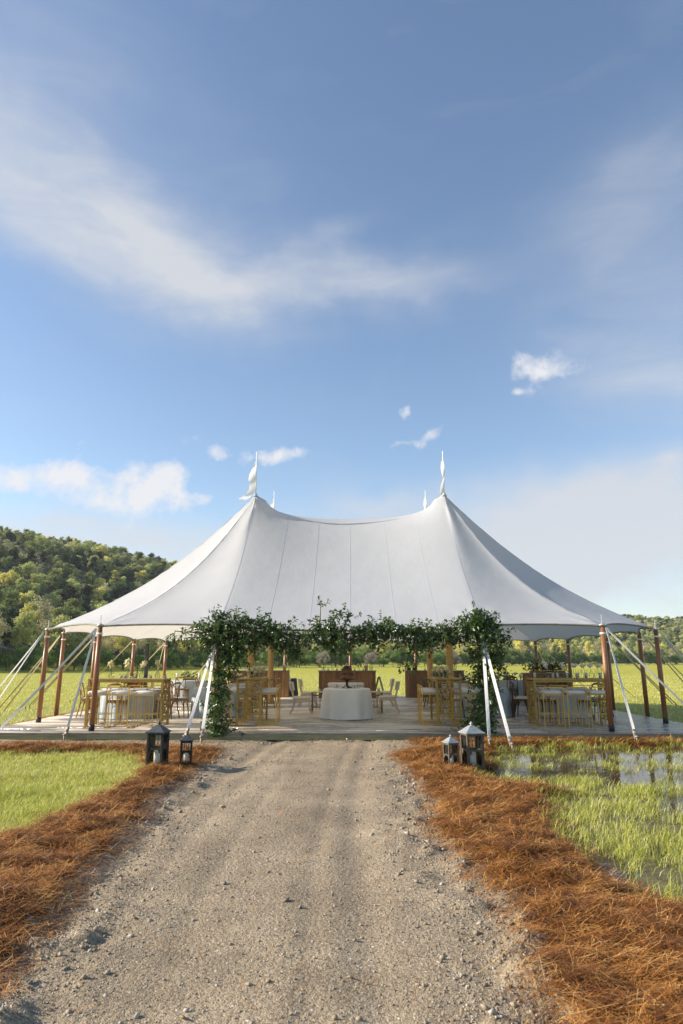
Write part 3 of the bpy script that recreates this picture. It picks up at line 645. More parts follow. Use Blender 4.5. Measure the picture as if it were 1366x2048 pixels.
# closed loop of anchor points, counter-clockwise from the front left arch pole
loop = [(-2.9, 15.12, 1), (0, 15.05, 0), (2.9, 15.12, 1), (5.56, 15.25, 1), (7.58, 17.2, 1), (8.12, 19.5, 1), (8.3, 22.45, 1), (7.92, 25.3, 1), (7.35, 27.6, 1), (5.45, 29.65, 1), (2.8, 29.85, 1),
        (0, 29.9, 1), (-2.8, 29.85, 1), (-5.45, 29.65, 1), (-7.35, 27.6, 1), (-7.92, 25.3, 1), (-8.3, 22.45, 1), (-8.12, 19.5, 1), (-7.58, 17.2, 1), (-5.56, 15.25, 1)]
NL = len(loop); NS = 28
def core_pt(i, t):
    """ridge point that the eave point in span i (at fraction t) hangs from: corner index or edge fraction"""
    k = i+t
    if k <= 2: return (-MX+(k/2)*2*MX, MY0, 'f', k/2)
    if k <= 5: return (MX, MY0, 'c', 0)
    if k <= 7: return (MX, MY0+(k-5)/2*(MY1-MY0), 's', (k-5)/2)
    if k <= 10: return (MX, MY1, 'c', 0)
    if k <= 12: return (MX-(k-10)/2*2*MX, MY1, 'f', (k-10)/2)
    if k <= 15: return (-MX, MY1, 'c', 0)
    if k <= 17: return (-MX, MY1-(k-15)/2*(MY1-MY0), 's', (k-15)/2)
    return (-MX, MY0, 'c', 0)
SAGF, SAGS = .80, .72
w4 = lambda t: 4*t*(1-t)
def core_h(s, t):
    return MH-SAGF*w4(s)*(1-.75*w4(t))-SAGS*w4(t)*(1-.75*w4(s))
_ak = [0, 1, 2, 3, 4, 5, 6, 7, 8, 9, 10, 11, 12, 13, 14, 15, 16, 17, 18, 19, 20]; _av = [.34, .30, .34, .70, .55, .46, .34, .46, .55, .70, .34, .30, .34, .70, .55, .46, .34, .46, .55, .70, .34]
A_PROF = lambda k: float(np.interp(k, _ak, _av))
eave = []; corep = []; aprof = []
for i in range(NL):
    p, q = loop[i], loop[(i+1) % NL]
    for k in range(NS):
        t = k/NS; x = p[0]+(q[0]-p[0])*t; y = p[1]+(q[1]-p[1])*t
        inw = .16*w4(t)*(1 if (p[2] and q[2]) else .0); d = math.hypot(x, y-TY)
        if p[2] and q[2]: z = PH+(.05 if y < 15.4 else .10)*w4(t)**.8
        else:
            k2 = (t if not q[2] else 1+t)/2; z = PH-.10*w4(k2); inw = .10*w4(k2)
        ex, ey = x-x/d*inw, y-(y-TY)/d*inw
        c = core_pt(i, t); hc = MH if c[2] == 'c' else (MH-SAGF*w4(c[3]) if c[2] == 'f' else MH-SAGS*w4(c[3]))
        eave.append((ex, ey, z)); corep.append((c[0], c[1], hc)); aprof.append(A_PROF(i+t))
NU = 44; NE = len(eave)
ca = MB(); V = []
def surf(j, u):
    e, c, a = eave[j], corep[j], aprof[j]
    s = u+a*u*(1-u); z = c[2]+(e[2]-c[2])*s
    # fabric between the poles bellies very slightly, more towards the eave
    return (c[0]+(e[0]-c[0])*u, c[1]+(e[1]-c[1])*u-TY, z)
for u in range(1, NU+1):
    uu = (u/NU)
    for j in range(NE): V.append(surf(j, uu))
Fc = []
for u in range(NU-1):
    for j in range(NE): Fc.append((u*NE+j, (u+1)*NE+j, (u+1)*NE+(j+1) % NE, u*NE+(j+1) % NE))
ca.add(V, Fc)
NC = 56
Vc = [(-MX+2*MX*s/NC, MY0+(MY1-MY0)*t/NC-TY, core_h(s/NC, t/NC)) for t in range(NC+1) for s in range(NC+1)]
ca.add(Vc, [(t*(NC+1)+s, t*(NC+1)+s+1, (t+1)*(NC+1)+s+1, (t+1)*(NC+1)+s) for t in range(NC) for s in range(NC)])
# first ring to the ridge points (ridge spans have NC = 2*NS points, so they share vertices)
V0 = [(corep[j][0], corep[j][1]-TY, corep[j][2]) for j in range(NE)]; b = len(ca.v); ca.add(V0, [])
for j in range(NE): ca.f.append((b+j, j, (j+1) % NE, b+(j+1) % NE)); ca.m.append(0)
import bmesh
me = bpy.data.meshes.new('canopy'); me.from_pydata(ca.v, [], ca.f); me.materials.append(M['sail'])
bm = bmesh.new(); bm.from_mesh(me); bmesh.ops.remove_doubles(bm, verts=bm.verts, dist=.004); bmesh.ops.dissolve_degenerate(bm, dist=.001, edges=bm.edges)
# relax creases away from the masts and the eave
fix = set()
bm.verts.index_update()
for v in bm.verts:
    if v.is_boundary or any(math.hypot(v.co.x-sx*MX, v.co.y+TY-my) < .35 for sx in (-1, 1) for my in (MY0, MY1)): fix.add(v.index)
bm.verts.ensure_lookup_table(); bm.verts.index_update()
_z = np.array([v.co.z for v in bm.verts]); _e = np.array([(e.verts[0].index, e.verts[1].index) for e in bm.edges]); _deg = np.bincount(_e.ravel(), minlength=len(_z))
_free = np.ones(len(_z), bool); _free[list(fix)] = False
for it in range(110):
    _q = np.bincount(_e[:, 0], _z[_e[:, 1]], len(_z))+np.bincount(_e[:, 1], _z[_e[:, 0]], len(_z))
    _z = np.where(_free, _z*.5+_q/_deg*.5, _z)
for v in bm.verts: v.co.z = _z[v.index]
# tension folds running out from every pole and from the peaks
for v in bm.verts:
    x, y = v.co.x, v.co.y+TY
    for (qx, qy, ok) in loop:
        if not ok: continue
        r_ = math.hypot(x-qx, y-qy)
        if .03 < r_ < 1.6: v.co.z += .045*math.sin(11*math.atan2(y-qy, x-qx)+qx)*math.exp(-((r_-.25)/.42)**2)*.6
    for mx_ in (-MX, MX):
        for my_ in (MY0, MY1):
            r_ = math.hypot(x-mx_, y-my_)
            if .08 < r_ < 1.5: v.co.z += .012*math.sin(12*math.atan2(y-my_, x-mx_))*math.exp(-((r_-.3)/.4)**2)
bmesh.ops.recalc_face_normals(bm, faces=bm.faces); bm.to_mesh(me); bm.free()
me.polygons.foreach_set('use_smooth', [True]*len(me.polygons)); me.update()
canopy = bpy.data.objects.new('canopy', me); COL.objects.link(canopy); canopy.parent = tent
# height lookup on the relaxed cloth for seams
from mathutils.bvhtree import BVHTree
bvh = BVHTree.FromPolygons([v.co.copy() for v in me.vertices], [tuple(p.vertices) for p in me.polygons])
def on_cloth(x, y):
    h = bvh.ray_cast(Vector((x, y, 20)), Vector((0, 0, -1)))
    return (h[0], h[1]) if h[0] is not None else (None, None)
def seam(pts, w=.016):
    s_ = MB(); vs_ = []; 
    for k, (x, y) in enumerate(pts):
        p, nrm = on_cloth(x, y)
        if p is None: continue
        if nrm.z < 0: nrm = -nrm
        a, b_ = pts[max(k-1, 0)], pts[min(k+1, len(pts)-1)]; t = Vector((b_[0]-a[0], b_[1]-a[1], 0)).normalized(); sd = t.cross(nrm).normalized()
        vs_ += [p+nrm*.004-sd*w/2, p+nrm*.004+sd*w/2]
    if len(vs_) < 6: return
    s_.add(vs_, [(2*k, 2*k+1, 2*k+3, 2*k+2) for k in range(len(vs_)//2-1)]); s_.build('seam', M['seam'], canopy, True)
def eave_seam(j, u0=.03):
    e, c = eave[j % NE], corep[j % NE]
    seam([(c[0]+(e[0]-c[0])*u, c[1]-TY+(e[1]-c[1])*u) for u in np.linspace(u0, .995, 34)])
for i in range(2):                                   # parallel panels of the front and of the back
    for k in (0, 10, 19): eave_seam(i*NS+k, .01); eave_seam((10+i)*NS+k, .01)
eave_seam(2*NS, .02)
for i in (3, 4, 5, 6, 7, 8, 9, 12, 13, 14, 15, 16, 17, 18, 19): eave_seam(i*NS, .03)
h_ = MB(); h_.tube([(e[0], e[1]-TY, e[2]-.004) for e in eave]+[(eave[0][0], eave[0][1]-TY, eave[0][2]-.004)], .022, 6, cap=False); h_.build('hem', M['hem'], canopy, True)
# masts
for sx in (-1, 1):
    for my in (MY0, MY1):
        m_ = MB(); m_.tube([(sx*MX, my-TY, DZ), (sx*MX, my-TY, 3.5), (sx*MX, my-TY, MH-.06)], [.085, .085, .05], 14); mast = m_.build('mast', M['pole'], tent, True)
        w_ = MB(); prof = []; z = DZ+.01
        while z < 2.75:
            prof += [(.088, z), (.118+rnd.uniform(-.006, .008), z+.028), (.088, z+.056)]; z += .058
        w_.lathe(prof, 16, (sx*MX, my-TY, 0)); w_.build('rope_wrap', M['rope'], mast, True)
        w_ = MB(); w_.lathe([(.10, 2.46), (.126, 2.465), (.126, 2.51), (.10, 2.515)], 16, (sx*MX, my-TY, 0)); w_.build('collar', M['band'], mast, True)
        w_ = MB(); w_.lathe([(.085, MH-.06), (.06, MH-.01), (.035, MH+.04), (.018, MH+.06)], 16, (sx*MX, my-TY, 0)); w_.build('peak_cone', M['sail'], mast, True)
        w_ = MB(); w_.tube([(sx*MX, my-TY, MH), (sx*MX, my-TY, 7.86)], [.02, .014], 8); w_.build('flagpole', M['band'], mast, True)
        # pennant: one streams and curls, the other is wrapped close to its pole
        if sx < 0: Lp = [(0, 913), (-9, 930), (-15, 945), (-16, 957), (-12, 967), (-14, 977), (-21, 987), (-29, 993), (-37, 997)]; Rp = [(0, 918), (0, 934), (-1, 950), (-1, 962), (-2, 972), (-5, 984), (-11, 994), (-20, 1001), (-34, 1002)]
        else: Lp = [(0, 898), (-4, 912), (-5, 926), (-3, 942), (-4, 955), (-8, 968), (-9, 981), (-7, 989)]; Rp = [(1, 900), (1, 913), (3, 928), (2, 943), (0, 955), (0, 968), (0, 981), (-1, 990)]
        fl = MB(); vs_ = []; k_ = .01455
        for i in range(len(Lp)-1):
            for q in range(5):
                t = q/5; l_ = (Lp[i][0]+(Lp[i+1][0]-Lp[i][0])*t, Lp[i][1]+(Lp[i+1][1]-Lp[i][1])*t); r_ = (Rp[i][0]+(Rp[i+1][0]-Rp[i][0])*t, Rp[i][1]+(Rp[i+1][1]-Rp[i][1])*t); ph = (i+t)*1.15
                for c in range(4):
                    u = c/3; vs_.append((sx*MX+(l_[0]+(r_[0]-l_[0])*u)*k_, my-TY-.02+.06*math.sin(ph+u*2.2)*(1-u*.6), 7.72-((l_[1]+(r_[1]-l_[1])*u)-(905 if sx < 0 else 898))*k_))
        nr = len(vs_)//4; fl.add(vs_, [(4*i+c, 4*i+c+1, 4*i+5+c, 4*i+4+c) for i in range(nr-1) for c in range(3)]); fl.build('flag', M['flag'], mast, True)
# side poles
POLES = [p for p in loop if p[2]]
for (x, y, _) in POLES:
    d = Vector((x, y-TY, 0)).normalized(); zb = DZ if abs(x) < DX-.03 else -.07
    b = Vector((x, y-TY, zb))-d*.03; tp = Vector((x, y-TY, PH-.02))+d*(-.03)
    b = Vector((x, y-TY, zb))
    m_ = MB(); m_.tube([b, b+(tp-b)*.5, tp], [.058, .06, .052], 12); po = m_.build('side_pole', M['pole'], tent, True)
    q = MB(); q.lathe([(.056, -.02), (.064, -.018), (.064, .02), (.056, .022)], 14, tp-Vector((0, 0, .14))); q.build('collar', M['band'], po, True)
    q = MB(); q.lathe([(.062, 0), (.062, .12), (.05, .125)], 14, b); q.build('foot', M['black'], po, True)
    q = MB(); q.tube([tp, tp+Vector((0, 0, .27))], [.012, .008], 6); q.build('spike', M['white_metal'], po)
    q = MB(); q.lathe([(.09, 0), (.055, .03), (.02, .05)], 12, tp+Vector((0, 0, .035))); q.build('grommet_plate', M['white_metal'], po, True)
# guy straps
def guy(top, st, label, w=.05, mt='strap', group=None, sag=.02):
    top = Vector(top); st = Vector(st); st.z = (ground_z(st.x, st.y) if (abs(st.x) < 11.8 and st.y < 25.5) else -.075)
    g = empty('guy_strap', st); tag(g, label, 'guy strap', group)
    L_ = top-st; hd = st+L_.normalized()*.24
    m_ = MB(); n = 10; d = L_.normalized(); sd = d.cross(Vector((0, 1, .2))).normalized()*w/2; th = d.cross(sd).normalized()*.003
    vs_ = []
    for k in range(n+1):
        p = hd+(top-hd)*(k/n)-st-Vector((0, 0, sag*w4(k/n)))
        tw = Matrix.Rotation(.5*math.sin(k/n*2.5+st.x), 3, d); s2, t2 = tw@sd, tw@th
        vs_ += [p-s2-t2, p+s2-t2, p+s2+t2, p-s2+t2]
    fs_ = [(4*k+a, 4*k+(a+1) % 4, 4*k+4+(a+1) % 4, 4*k+4+a) for k in range(n) for a in range(4)]
    m_.add(vs_, fs_); m_.build('webbing', M[mt], g)
    if mt == 'strap':
        m_ = MB(); m_.bar(hd-st-d*.16, hd-st+d*.03, .055, .05); m_.ball(hd-st-d*.04, .042, 8); m_.build('ratchet', M['steel'], g)
        m_ = MB(); m_.tube([(0, 0, -.12), (0, 0, .12)], .018, 8); m_.lathe([(.03, .10), (.034, .11), (.034, .13), (.01, .14)], 10); m_.build('stake', M['steel'], g, True)
    else:
        m_ = MB(); m_.tube([(0, 0, -.1), (0, 0, .12)], .02, 8); m_.build('stake', M['steel'], g)
def ptop(i): x, y, _ = loop[i]; d = Vector((x, y-TY, 0)).normalized(); return Vector((x, y, PH-.05))+d*.07
GL = 'white webbing guy strap from the front corner pole down to a ground stake'
guy(ptop(19), gp(128, 1481), 'white guy strap dropping to the gravel from the pole at the white-vased gold bar', .048)
guy(ptop(19), gp(-28, 1487), 'white guy strap slanting out over the deck corner beside the pine straw lawn', .045)
guy(ptop(3), gp(1275, 1488), 'white guy strap dropping from the tent pole to the edge of the flooded grass', .05)
guy(ptop(3), gp(1442, 1480), 'white guy strap slanting out over the wet deck corner', .042)
for xx, lab in (((368, 1484), 'outer'), ((402, 1486), 'inner')): guy((-2.92, 15.0, 2.1), gp(*xx), lab+' white guy strap beside the leafy column next to the black lanterns', .07, group='straps of the leafy column by the black lanterns')
for xx, lab in (((980, 1496), 'inner'), ((1025, 1497), 'outer')): guy((2.86, 15.0, 2.12), gp(*xx), lab+' cream guy strap beside the leafy column next to the brown lanterns', .065, group='straps of the leafy column by the brown lanterns')
SIDE = 'thin guy strap staked in the meadow on the %s side of the tent'
for i, pts in ((18, [(-70, 1463), (-48, 1470)]), (17, [(-16, 1437), (-2, 1440)]), (16, [(58, 1421), (50, 1424)]), (4, [(1465, 1450), (1500, 1452)]), (5, [(1425, 1428), (1440, 1424)]), (6, [(1352, 1415), (1362, 1418)])):
    for p in pts: guy(ptop(i), gp(*p, -.075), SIDE % ('column speaker' if i > 10 else 'flooded grass'), .036, 'strap' if i in (18, 4) else 'tan_strap', 'side guy straps')
BACK = 'thin tan guy strap staked in the meadow behind the tent'
for i, pts in ((15, [(140, 1406)]), (14, [(222, 1396), (302, 1388)]), (13, [(360, 1389)]), (12, [(583, 1374)]), (10, [(822, 1374)]), (9, [(1050, 1389)]), (8, [(1190, 1392), (1108, 1387)]), (7, [(1275, 1399)])):
    for p in pts: guy(ptop(i), gp(*p, -.075), BACK, .034, 'tan_strap', 'back guy straps')

# ------------------------------------------------------------------ leafy arch over the entrance
def arch():
    root = empty('greenery_arch', (0, 15.0, DZ)); tag(root, 'leafy green garland arch along the tent eave with two leaf-wrapped columns', 'garland')
    # clumps traced on the plane of the front poles: (px, py, half width px, half height px, leaf count, depth)
    C = [(420, 1262, 34, 26, 620, .25), (455, 1245, 42, 20, 560, .25), (505, 1243, 40, 16, 360, .22), (450, 1280, 48, 30, 900, .28), (500, 1275, 45, 30, 820, .25), (470, 1312, 30, 24, 420, .24),
         (452, 1325, 19, 24, 315, .25), (440, 1355, 16, 22, 315, .24), (437, 1390, 16, 24, 360, .24), (434, 1425, 17, 22, 360, .24), (432, 1455, 24, 16, 380, .26), (450, 1466, 26, 9, 170, .25), (455, 1404, 14, 14, 120, .2),
         (545, 1272, 34, 22, 480, .22), (575, 1290, 28, 28, 640, .24), (562, 1258, 24, 14, 220, .2), (610, 1275, 26, 14, 200, .2), (597, 1312, 14, 14, 120, .2),
         (645, 1262, 28, 22, 420, .22), (680, 1270, 40, 22, 620, .24), (668, 1290, 34, 16, 330, .22), (655, 1240, 22, 16, 130, .2), (690, 1236, 22, 14, 130, .2), (640, 1214, 5, 14, 45, .1), (668, 1225, 26, 9, 60, .15), (700, 1228, 10, 12, 45, .12), (690, 1304, 22, 8, 70, .2),
         (730, 1268, 30, 16, 360, .22), (765, 1255, 32, 18, 420, .24), (750, 1280, 24, 14, 200, .2), (800, 1268, 38, 16, 480, .22), (845, 1268, 34, 18, 520, .24), (855, 1283, 22, 12, 230, .22), (895, 1264, 40, 18, 560, .24), (900, 1280, 24, 8, 130, .2),
         (818, 1292, 20, 16, 150, .2), (815, 1315, 14, 18, 90, .18), (812, 1335, 7, 9, 26, .12), (808, 1300, 8, 26, 60, .15),
         (945, 1250, 30, 26, 680, .26), (970, 1262, 34, 30, 880, .28), (985, 1285, 24, 24, 420, .25), (955, 1235, 22, 14, 230, .22), (958, 1225, 10, 8, 40, .15),
         (968, 1312, 26, 22, 480, .25), (972, 1345, 24, 22, 460, .25), (970, 1378, 23, 22, 460, .24), (965, 1410, 24, 22, 480, .25), (966, 1445, 26, 20, 480, .27), (962, 1470, 32, 10, 240, .27), (938, 1455, 14, 14, 90, .2), (995, 1325, 12, 14, 90, .2), (990, 1400, 12, 20, 80, .2), (940, 1350, 8, 10, 40, .15),
         (350, 1285, 12, 26, 90, .15), (365, 1268, 24, 9, 90, .15), (385, 1275, 14, 20, 110, .18), (342, 1270, 10, 10, 40, .12), (405, 1290, 14, 22, 110, .2), (1008, 1262, 6, 10, 22, .12), (1005, 1325, 10, 6, 24, .12)]
    C += [(x, y, 42, 9, 150, .16) for x, y in ((530, 1264), (620, 1268), (720, 1266), (790, 1262), (870, 1262), (920, 1260), (480, 1262))]
    V = []; Fs = []; A = []; yc = 14.98
    for (px, py, hw, hh, n, dp) in C:
        d = ray(px, py); t = yc/d[1]; c = Vector((d[0]*t, yc, CAMH+d[2]*t)); k = t/F*1.02
        # small twigs through the clump: leaves sit along them
        nt_ = max(2, int(n*(1.35 if n > 150 else .8))//14)
        for q in range(nt_):
            while True:
                o = Vector((rnd.uniform(-1, 1), rnd.uniform(-1, 1), rnd.uniform(-1, 1)))
                if o.length < 1: break
            o = o*(.5+.5*o.length)*.92
            p0 = Vector((c.x+o.x*hw*k, c.y+o.y*dp, c.z+o.z*hh*k))
            dr = Vector((rnd.gauss(0, 1), rnd.gauss(0, 1)-.25, rnd.gauss(-.1, .9)))+Vector((o.x*.8, o.y*.8-.3, o.z*.8)); dr.normalize()
            tw = rnd.random()
            for l in range(14):
                s_ = l/14; p = p0+dr*(s_*.24)
                side = dr.cross(Vector((rnd.gauss(0, 1), rnd.gauss(0, 1), rnd.gauss(0, 1)))).normalized()
                ld = (dr*.5+side*(1 if l % 2 else -1)+Vector((0, 0, -.25))).normalized(); L_ = rnd.uniform(.05, .105); w = L_*rnd.uniform(.40, .56)
                nr = Vector((rnd.gauss(0, .6), rnd.gauss(-.5, .6), rnd.gauss(.6, .5))); x = ld.cross(nr)
                if x.length < 1e-3: continue
                x.normalize(); z = x.cross(ld); b = len(V)
                V += [p, p+ld*L_*.45+x*w*.5+z*w*.14, p+ld*L_-z*L_*.1, p+ld*L_*.45-x*w*.5+z*w*.14]; Fs += [(b, b+1, b+2), (b, b+2, b+3)]
                A += [min(1, max(0, tw*.6+rnd.random()*.4))]*4
    V = np.array([tuple(v) for v in V])-np.array([0, 15.0, DZ])
    V[:, 2] = np.where(V[:, 1] > DY0-15.0-.01, np.maximum(V[:, 2], .012), np.maximum(V[:, 2], -DZ+.06))
    o = np_mesh('foliage', V, Fs, M['leaf'], {'v': A}, parent=root); o['kind'] = 'stuff'
    # branches carrying the leaves
    for pts in ([(428, 1462), (432, 1400), (440, 1330), (455, 1270), (520, 1265), (600, 1272), (680, 1268), (760, 1262), (840, 1268), (920, 1264), (962, 1270), (968, 1340), (966, 1400), (966, 1464)],
                [(455, 1262), (400, 1266), (350, 1262), (345, 1300)], [(610, 1264), (640, 1244), (642, 1200)], [(660, 1262), (672, 1230), (700, 1222)], [(830, 1280), (815, 1320), (810, 1340)]):
        P3 = []
        for (px, py) in pts:
            d = ray(px, py); t = 14.98/d[1]; P3.append((d[0]*t, -.02, CAMH+d[2]*t-DZ))
        m_ = MB(); m_.tube(P3, [.014]*(len(P3)-1)+[.005], 6); m_.build('branch', M['twig'], root, True)
arch()

# ------------------------------------------------------------------ furniture builders (each faces +Y, origin on the floor)
def place(o, px=None, py=None, deg=0, xy=None, z=DZ):
    p = gp(px, py, z) if xy is None else Vector((*xy, z)); o.location = p; o.rotation_euler = (0, 0, R(deg)); return o
def arc_pts(p0, p1, off, n=7):
    p0, p1, off = Vector(p0), Vector(p1), Vector(off); return [p0.lerp(p1, k/n)+off*w4(k/n) for k in range(n+1)]
def make_cross_chair(mt):
    t = empty('cross_back_chair'); tag(t, 'x', 'chair', 'cross-back chairs')
    for sx in (-1, 1):
        m_ = MB(); m_.tube([(sx*.205, .235, 0), (sx*.195, .215, .22), (sx*.185, .195, .445)], [.014, .017, .017], 8); m_.build('leg', mt, t, True)
        m_ = MB(); m_.tube([(sx*.20, -.285, 0), (sx*.19, -.235, .2), (sx*.185, -.20, .45), (sx*.183, -.215, .6), (sx*.175, -.255, .78), (sx*.165, -.285, .88)], [.015, .018, .018, .017, .016, .015], 8); m_.build('leg', mt, t, True)
        m_ = MB(); m_.tube(arc_pts((sx*.186, -.205, .47), (-sx*.168, -.275, .85), (0, -.015, .03*sx)), .0105, 6); m_.build('cross_brace', mt, t, True)
        m_ = MB(); m_.tube(arc_pts((sx*.195, .215, .24), (sx*.05, .19, .435), (sx*.03, 0, .06)), .009, 6); m_.tube(arc_pts((sx*.195, .20, .25), (sx*.195, -.02, .435), (0, .03, .06)), .009, 6)
        m_.tube(arc_pts((sx*.19, -.22, .25), (sx*.195, -.04, .435), (0, -.03, .06)), .009, 6); m_.build('bracket', mt, t, True)
    m_ = MB(); m_.tube([(-.185, -.27, .855), (-.12, -.295, .885), (0, -.312, .895), (.12, -.295, .885), (.185, -.27, .855)], [.016, .024, .027, .024, .016], 8); m_.build('top_rail', mt, t, True)
    m_ = MB(); m_.tube(arc_pts((-.186, -.203, .5), (.186, -.203, .5), (0, -.02, 0)), .010, 6); m_.build('lower_rail', mt, t, True)
    m_ = MB(); m_.box((0, 0, .447), (.43, .42, .032), bev=.012); s_ = m_.build('seat', mt, t)
    m_ = MB(); m_.box((0, .005, .484), (.40, .385, .04), bev=.016); m_.build('cushion', M['rush'], s_, True, 50)
    return t
def make_klismos():
    t = empty('klismos_chair'); tag(t, 'x', 'chair', 'cream lounge chairs')
    for sx in (-1, 1):
        m_ = MB(); pts = [(sx*.215, .30, 0), (sx*.21, .235, .12), (sx*.20, .215, .26), (sx*.20, .22, .36)]
        for k in range(3): m_.bar(pts[k], Vector(pts[k+1])+Vector((0, 0, .006)), .045, .042)
        m_.build('leg', M['cream_wood'], t)
        m_ = MB(); pts = [(sx*.20, -.33, 0), (sx*.195, -.25, .14), (sx*.19, -.215, .28), (sx*.19, -.215, .38)]
        for k in range(3): m_.bar(pts[k], Vector(pts[k+1])+Vector((0, 0, .006)), .042, .042)
        m_.build('leg', M['cream_wood'], t)
        m_ = MB(); m_.bar((sx*.19, -.215, .38), (sx*.195, -.27, .62), .038, .036); m_.bar((sx*.195, -.27, .615), (sx*.21, -.33, .86), .036, .034); m_.build('back_post', M['cream_wood'], t)
    m_ = MB(); m_.box((0, 0, .375), (.47, .49, .055), bev=.01); s_ = m_.build('seat_frame', M['cream_wood'], t)
    m_ = MB(); m_.box((0, .005, .435), (.48, .50, .085), bev=.03); m_.build('cushion', M['cream'], t, True, 60)
    m_ = MB(); n = 10
    for k in range(n):                                   # curved top panel
        a0, a1 = -.9+1.8*k/n, -.9+1.8*(k+1)/n; r_ = .29
        q = lambda a, rr, z, lean: (rr*math.sin(a), -.10-rr*math.cos(a)-lean+.06, z)
        vs_ = [q(a0, r_, .64, 0), q(a1, r_, .64, 0), q(a1, r_, .88, .045), q(a0, r_, .88, .045), q(a0, r_-.03, .64, 0), q(a1, r_-.03, .64, 0), q(a1, r_-.03, .88, .045), q(a0, r_-.03, .88, .045)]
        m_.add(vs_, [(0, 1, 2, 3), (5, 4, 7, 6), (3, 2, 6, 7), (1, 0, 4, 5)] + ([(0, 3, 7, 4)] if k == 0 else [])+([(2, 1, 5, 6)] if k == n-1 else []))
    m_.build('backrest', M['cream'], t)
    return t
def make_stool():
    t = empty('bar_stool'); tag(t, 'x', 'bar stool', 'gold bar stools'); w, d, r_ = .225, .22, .0085
    def rod(name, pts):
        m_ = MB()
        for a, b in zip(pts[:-1], pts[1:]): m_.bar(a, b, 2*r_, 2*r_)
        return m_.build(name, M['gold'], t)
    for sx in (-1, 1):
        rod('leg', [(sx*w, d, 0), (sx*w, d, .71)]); rod('leg', [(sx*w, -d, 0), (sx*w, -d, .88)])
        rod('floor_bar', [(sx*(w-.0015), -d, r_), (sx*(w-.0015), d, r_)])
        rod('side_rail', [(sx*(w+.0015), -d, .70), (sx*(w+.0015), d, .70)])
    rod('back_rail', [(-w, -d, .875), (w, -d, .875)]); rod('foot_rail', [(-w, d, .26), (w, d, .26)])
    rod('front_rail', [(-w, d+.001, .705), (w, d+.001, .705)]); rod('rear_rail', [(-w, -d-.001, .705), (w, -d-.001, .705)])
    m_ = MB(); m_.box((0, 0, .752), (.43, .42, .085), bev=.026); m_.build('seat', M['cushion'], t, True, 60)
    return t
def make_bar_table(L_, label):
    t = empty('bar_table'); tag(t, label, 'table', 'gold fretwork bar tables'); wd = .60; h = 1.06
    m_ = MB(); m_.box((0, 0, h-.02), (L_, wd, .04), bev=.006); m_.build('table_top', M['gold_old'], t)
    m_ = MB(); m_.box((0, -wd/2+.03, h-.062), (L_-.12, .02, .045)); m_.box((0, wd/2-.03, h-.062), (L_-.12, .02, .045)); m_.build('apron', M['gold_old'], t)
    for sx in (-1, 1):
        e = empty('end_panel', (sx*(L_/2-.03), 0, 0), parent=t)
        for sy in (-1, 1):
            m_ = MB(); m_.box((0, sy*(wd/2-.03), (h-.04)/2), (.05, .05, h-.04)); m_.build('post', M['gold_old'], e)
        m_ = MB(); W_ = wd-.11; z0, z1 = .13, h-.085; rows, cols = 6, 3; ch = (z1-z0)/rows; cw = W_/cols
        for k in range(rows+1): m_.box((0, 0, z0+k*ch), (.024, W_, .022))
        for k in range(rows):
            for c in range(1, cols): 
                off = (cw*.22 if k % 2 else -cw*.22)*(1 if c == 1 else -1); m_.box((.0, -W_/2+c*cw+off, z0+(k+.5)*ch), (.022, .022, ch-.022))
            if k % 2 == 0: m_.box((0, 0, z0+(k+.5)*ch), (.021, cw*.55, ch*.45))
        m_.build('fretwork', M['gold_old'], e)
    return t
def make_round_table(R_, h, mt, label, group, folds=13, amp=.055, name='round_table'):
    t = empty(name); tag(t, label, 'table', group); m_ = MB(); n = 120; ph = [rnd.uniform(0, 6.3) for _ in range(4)]
    prof = [(0, h), (R_*.5, h), (R_-.02, h), (R_+.004, h-.012), (R_+.012, h-.04)]+[(None, h-.04-(h-.05)*k/9) for k in range(1, 10)]
    vs_ = []
    for (r_, z) in prof:
        for k in range(n):
            a = 2*math.pi*k/n
            if r_ is None:
                d = 1-z/h; q = math.cos(folds*a+ph[0]+.6*math.sin(2*a+ph[1]))*.6+math.cos((folds*.5//1)*a+ph[2])*.4+.25*math.cos((folds+5)*a+ph[3])
                rr = R_+.012+amp*d**.7*(q+.9); zz = max(.006, z+(.012*q if z < .05 else 0))
            else: rr, zz = r_, z
            vs_.append((rr*math.cos(a), rr*math.sin(a), zz))
    m_.add(vs_, [(i*n+k, (i+1)*n+k, (i+1)*n+(k+1) % n, i*n+(k+1) % n) for i in range(len(prof)-1) for k in range(n)])
    m_.build('tablecloth', mt, t, True)
    m_ = MB(); m_.lathe([(.26, .012), (.26, .03), (.05, .06), (.045, h-.06), (.3, h-.04), (R_-.03, h-.03), (R_-.03, h-.012)], 24); m_.build('pedestal', M['bent_dark'], t, True)
    return t
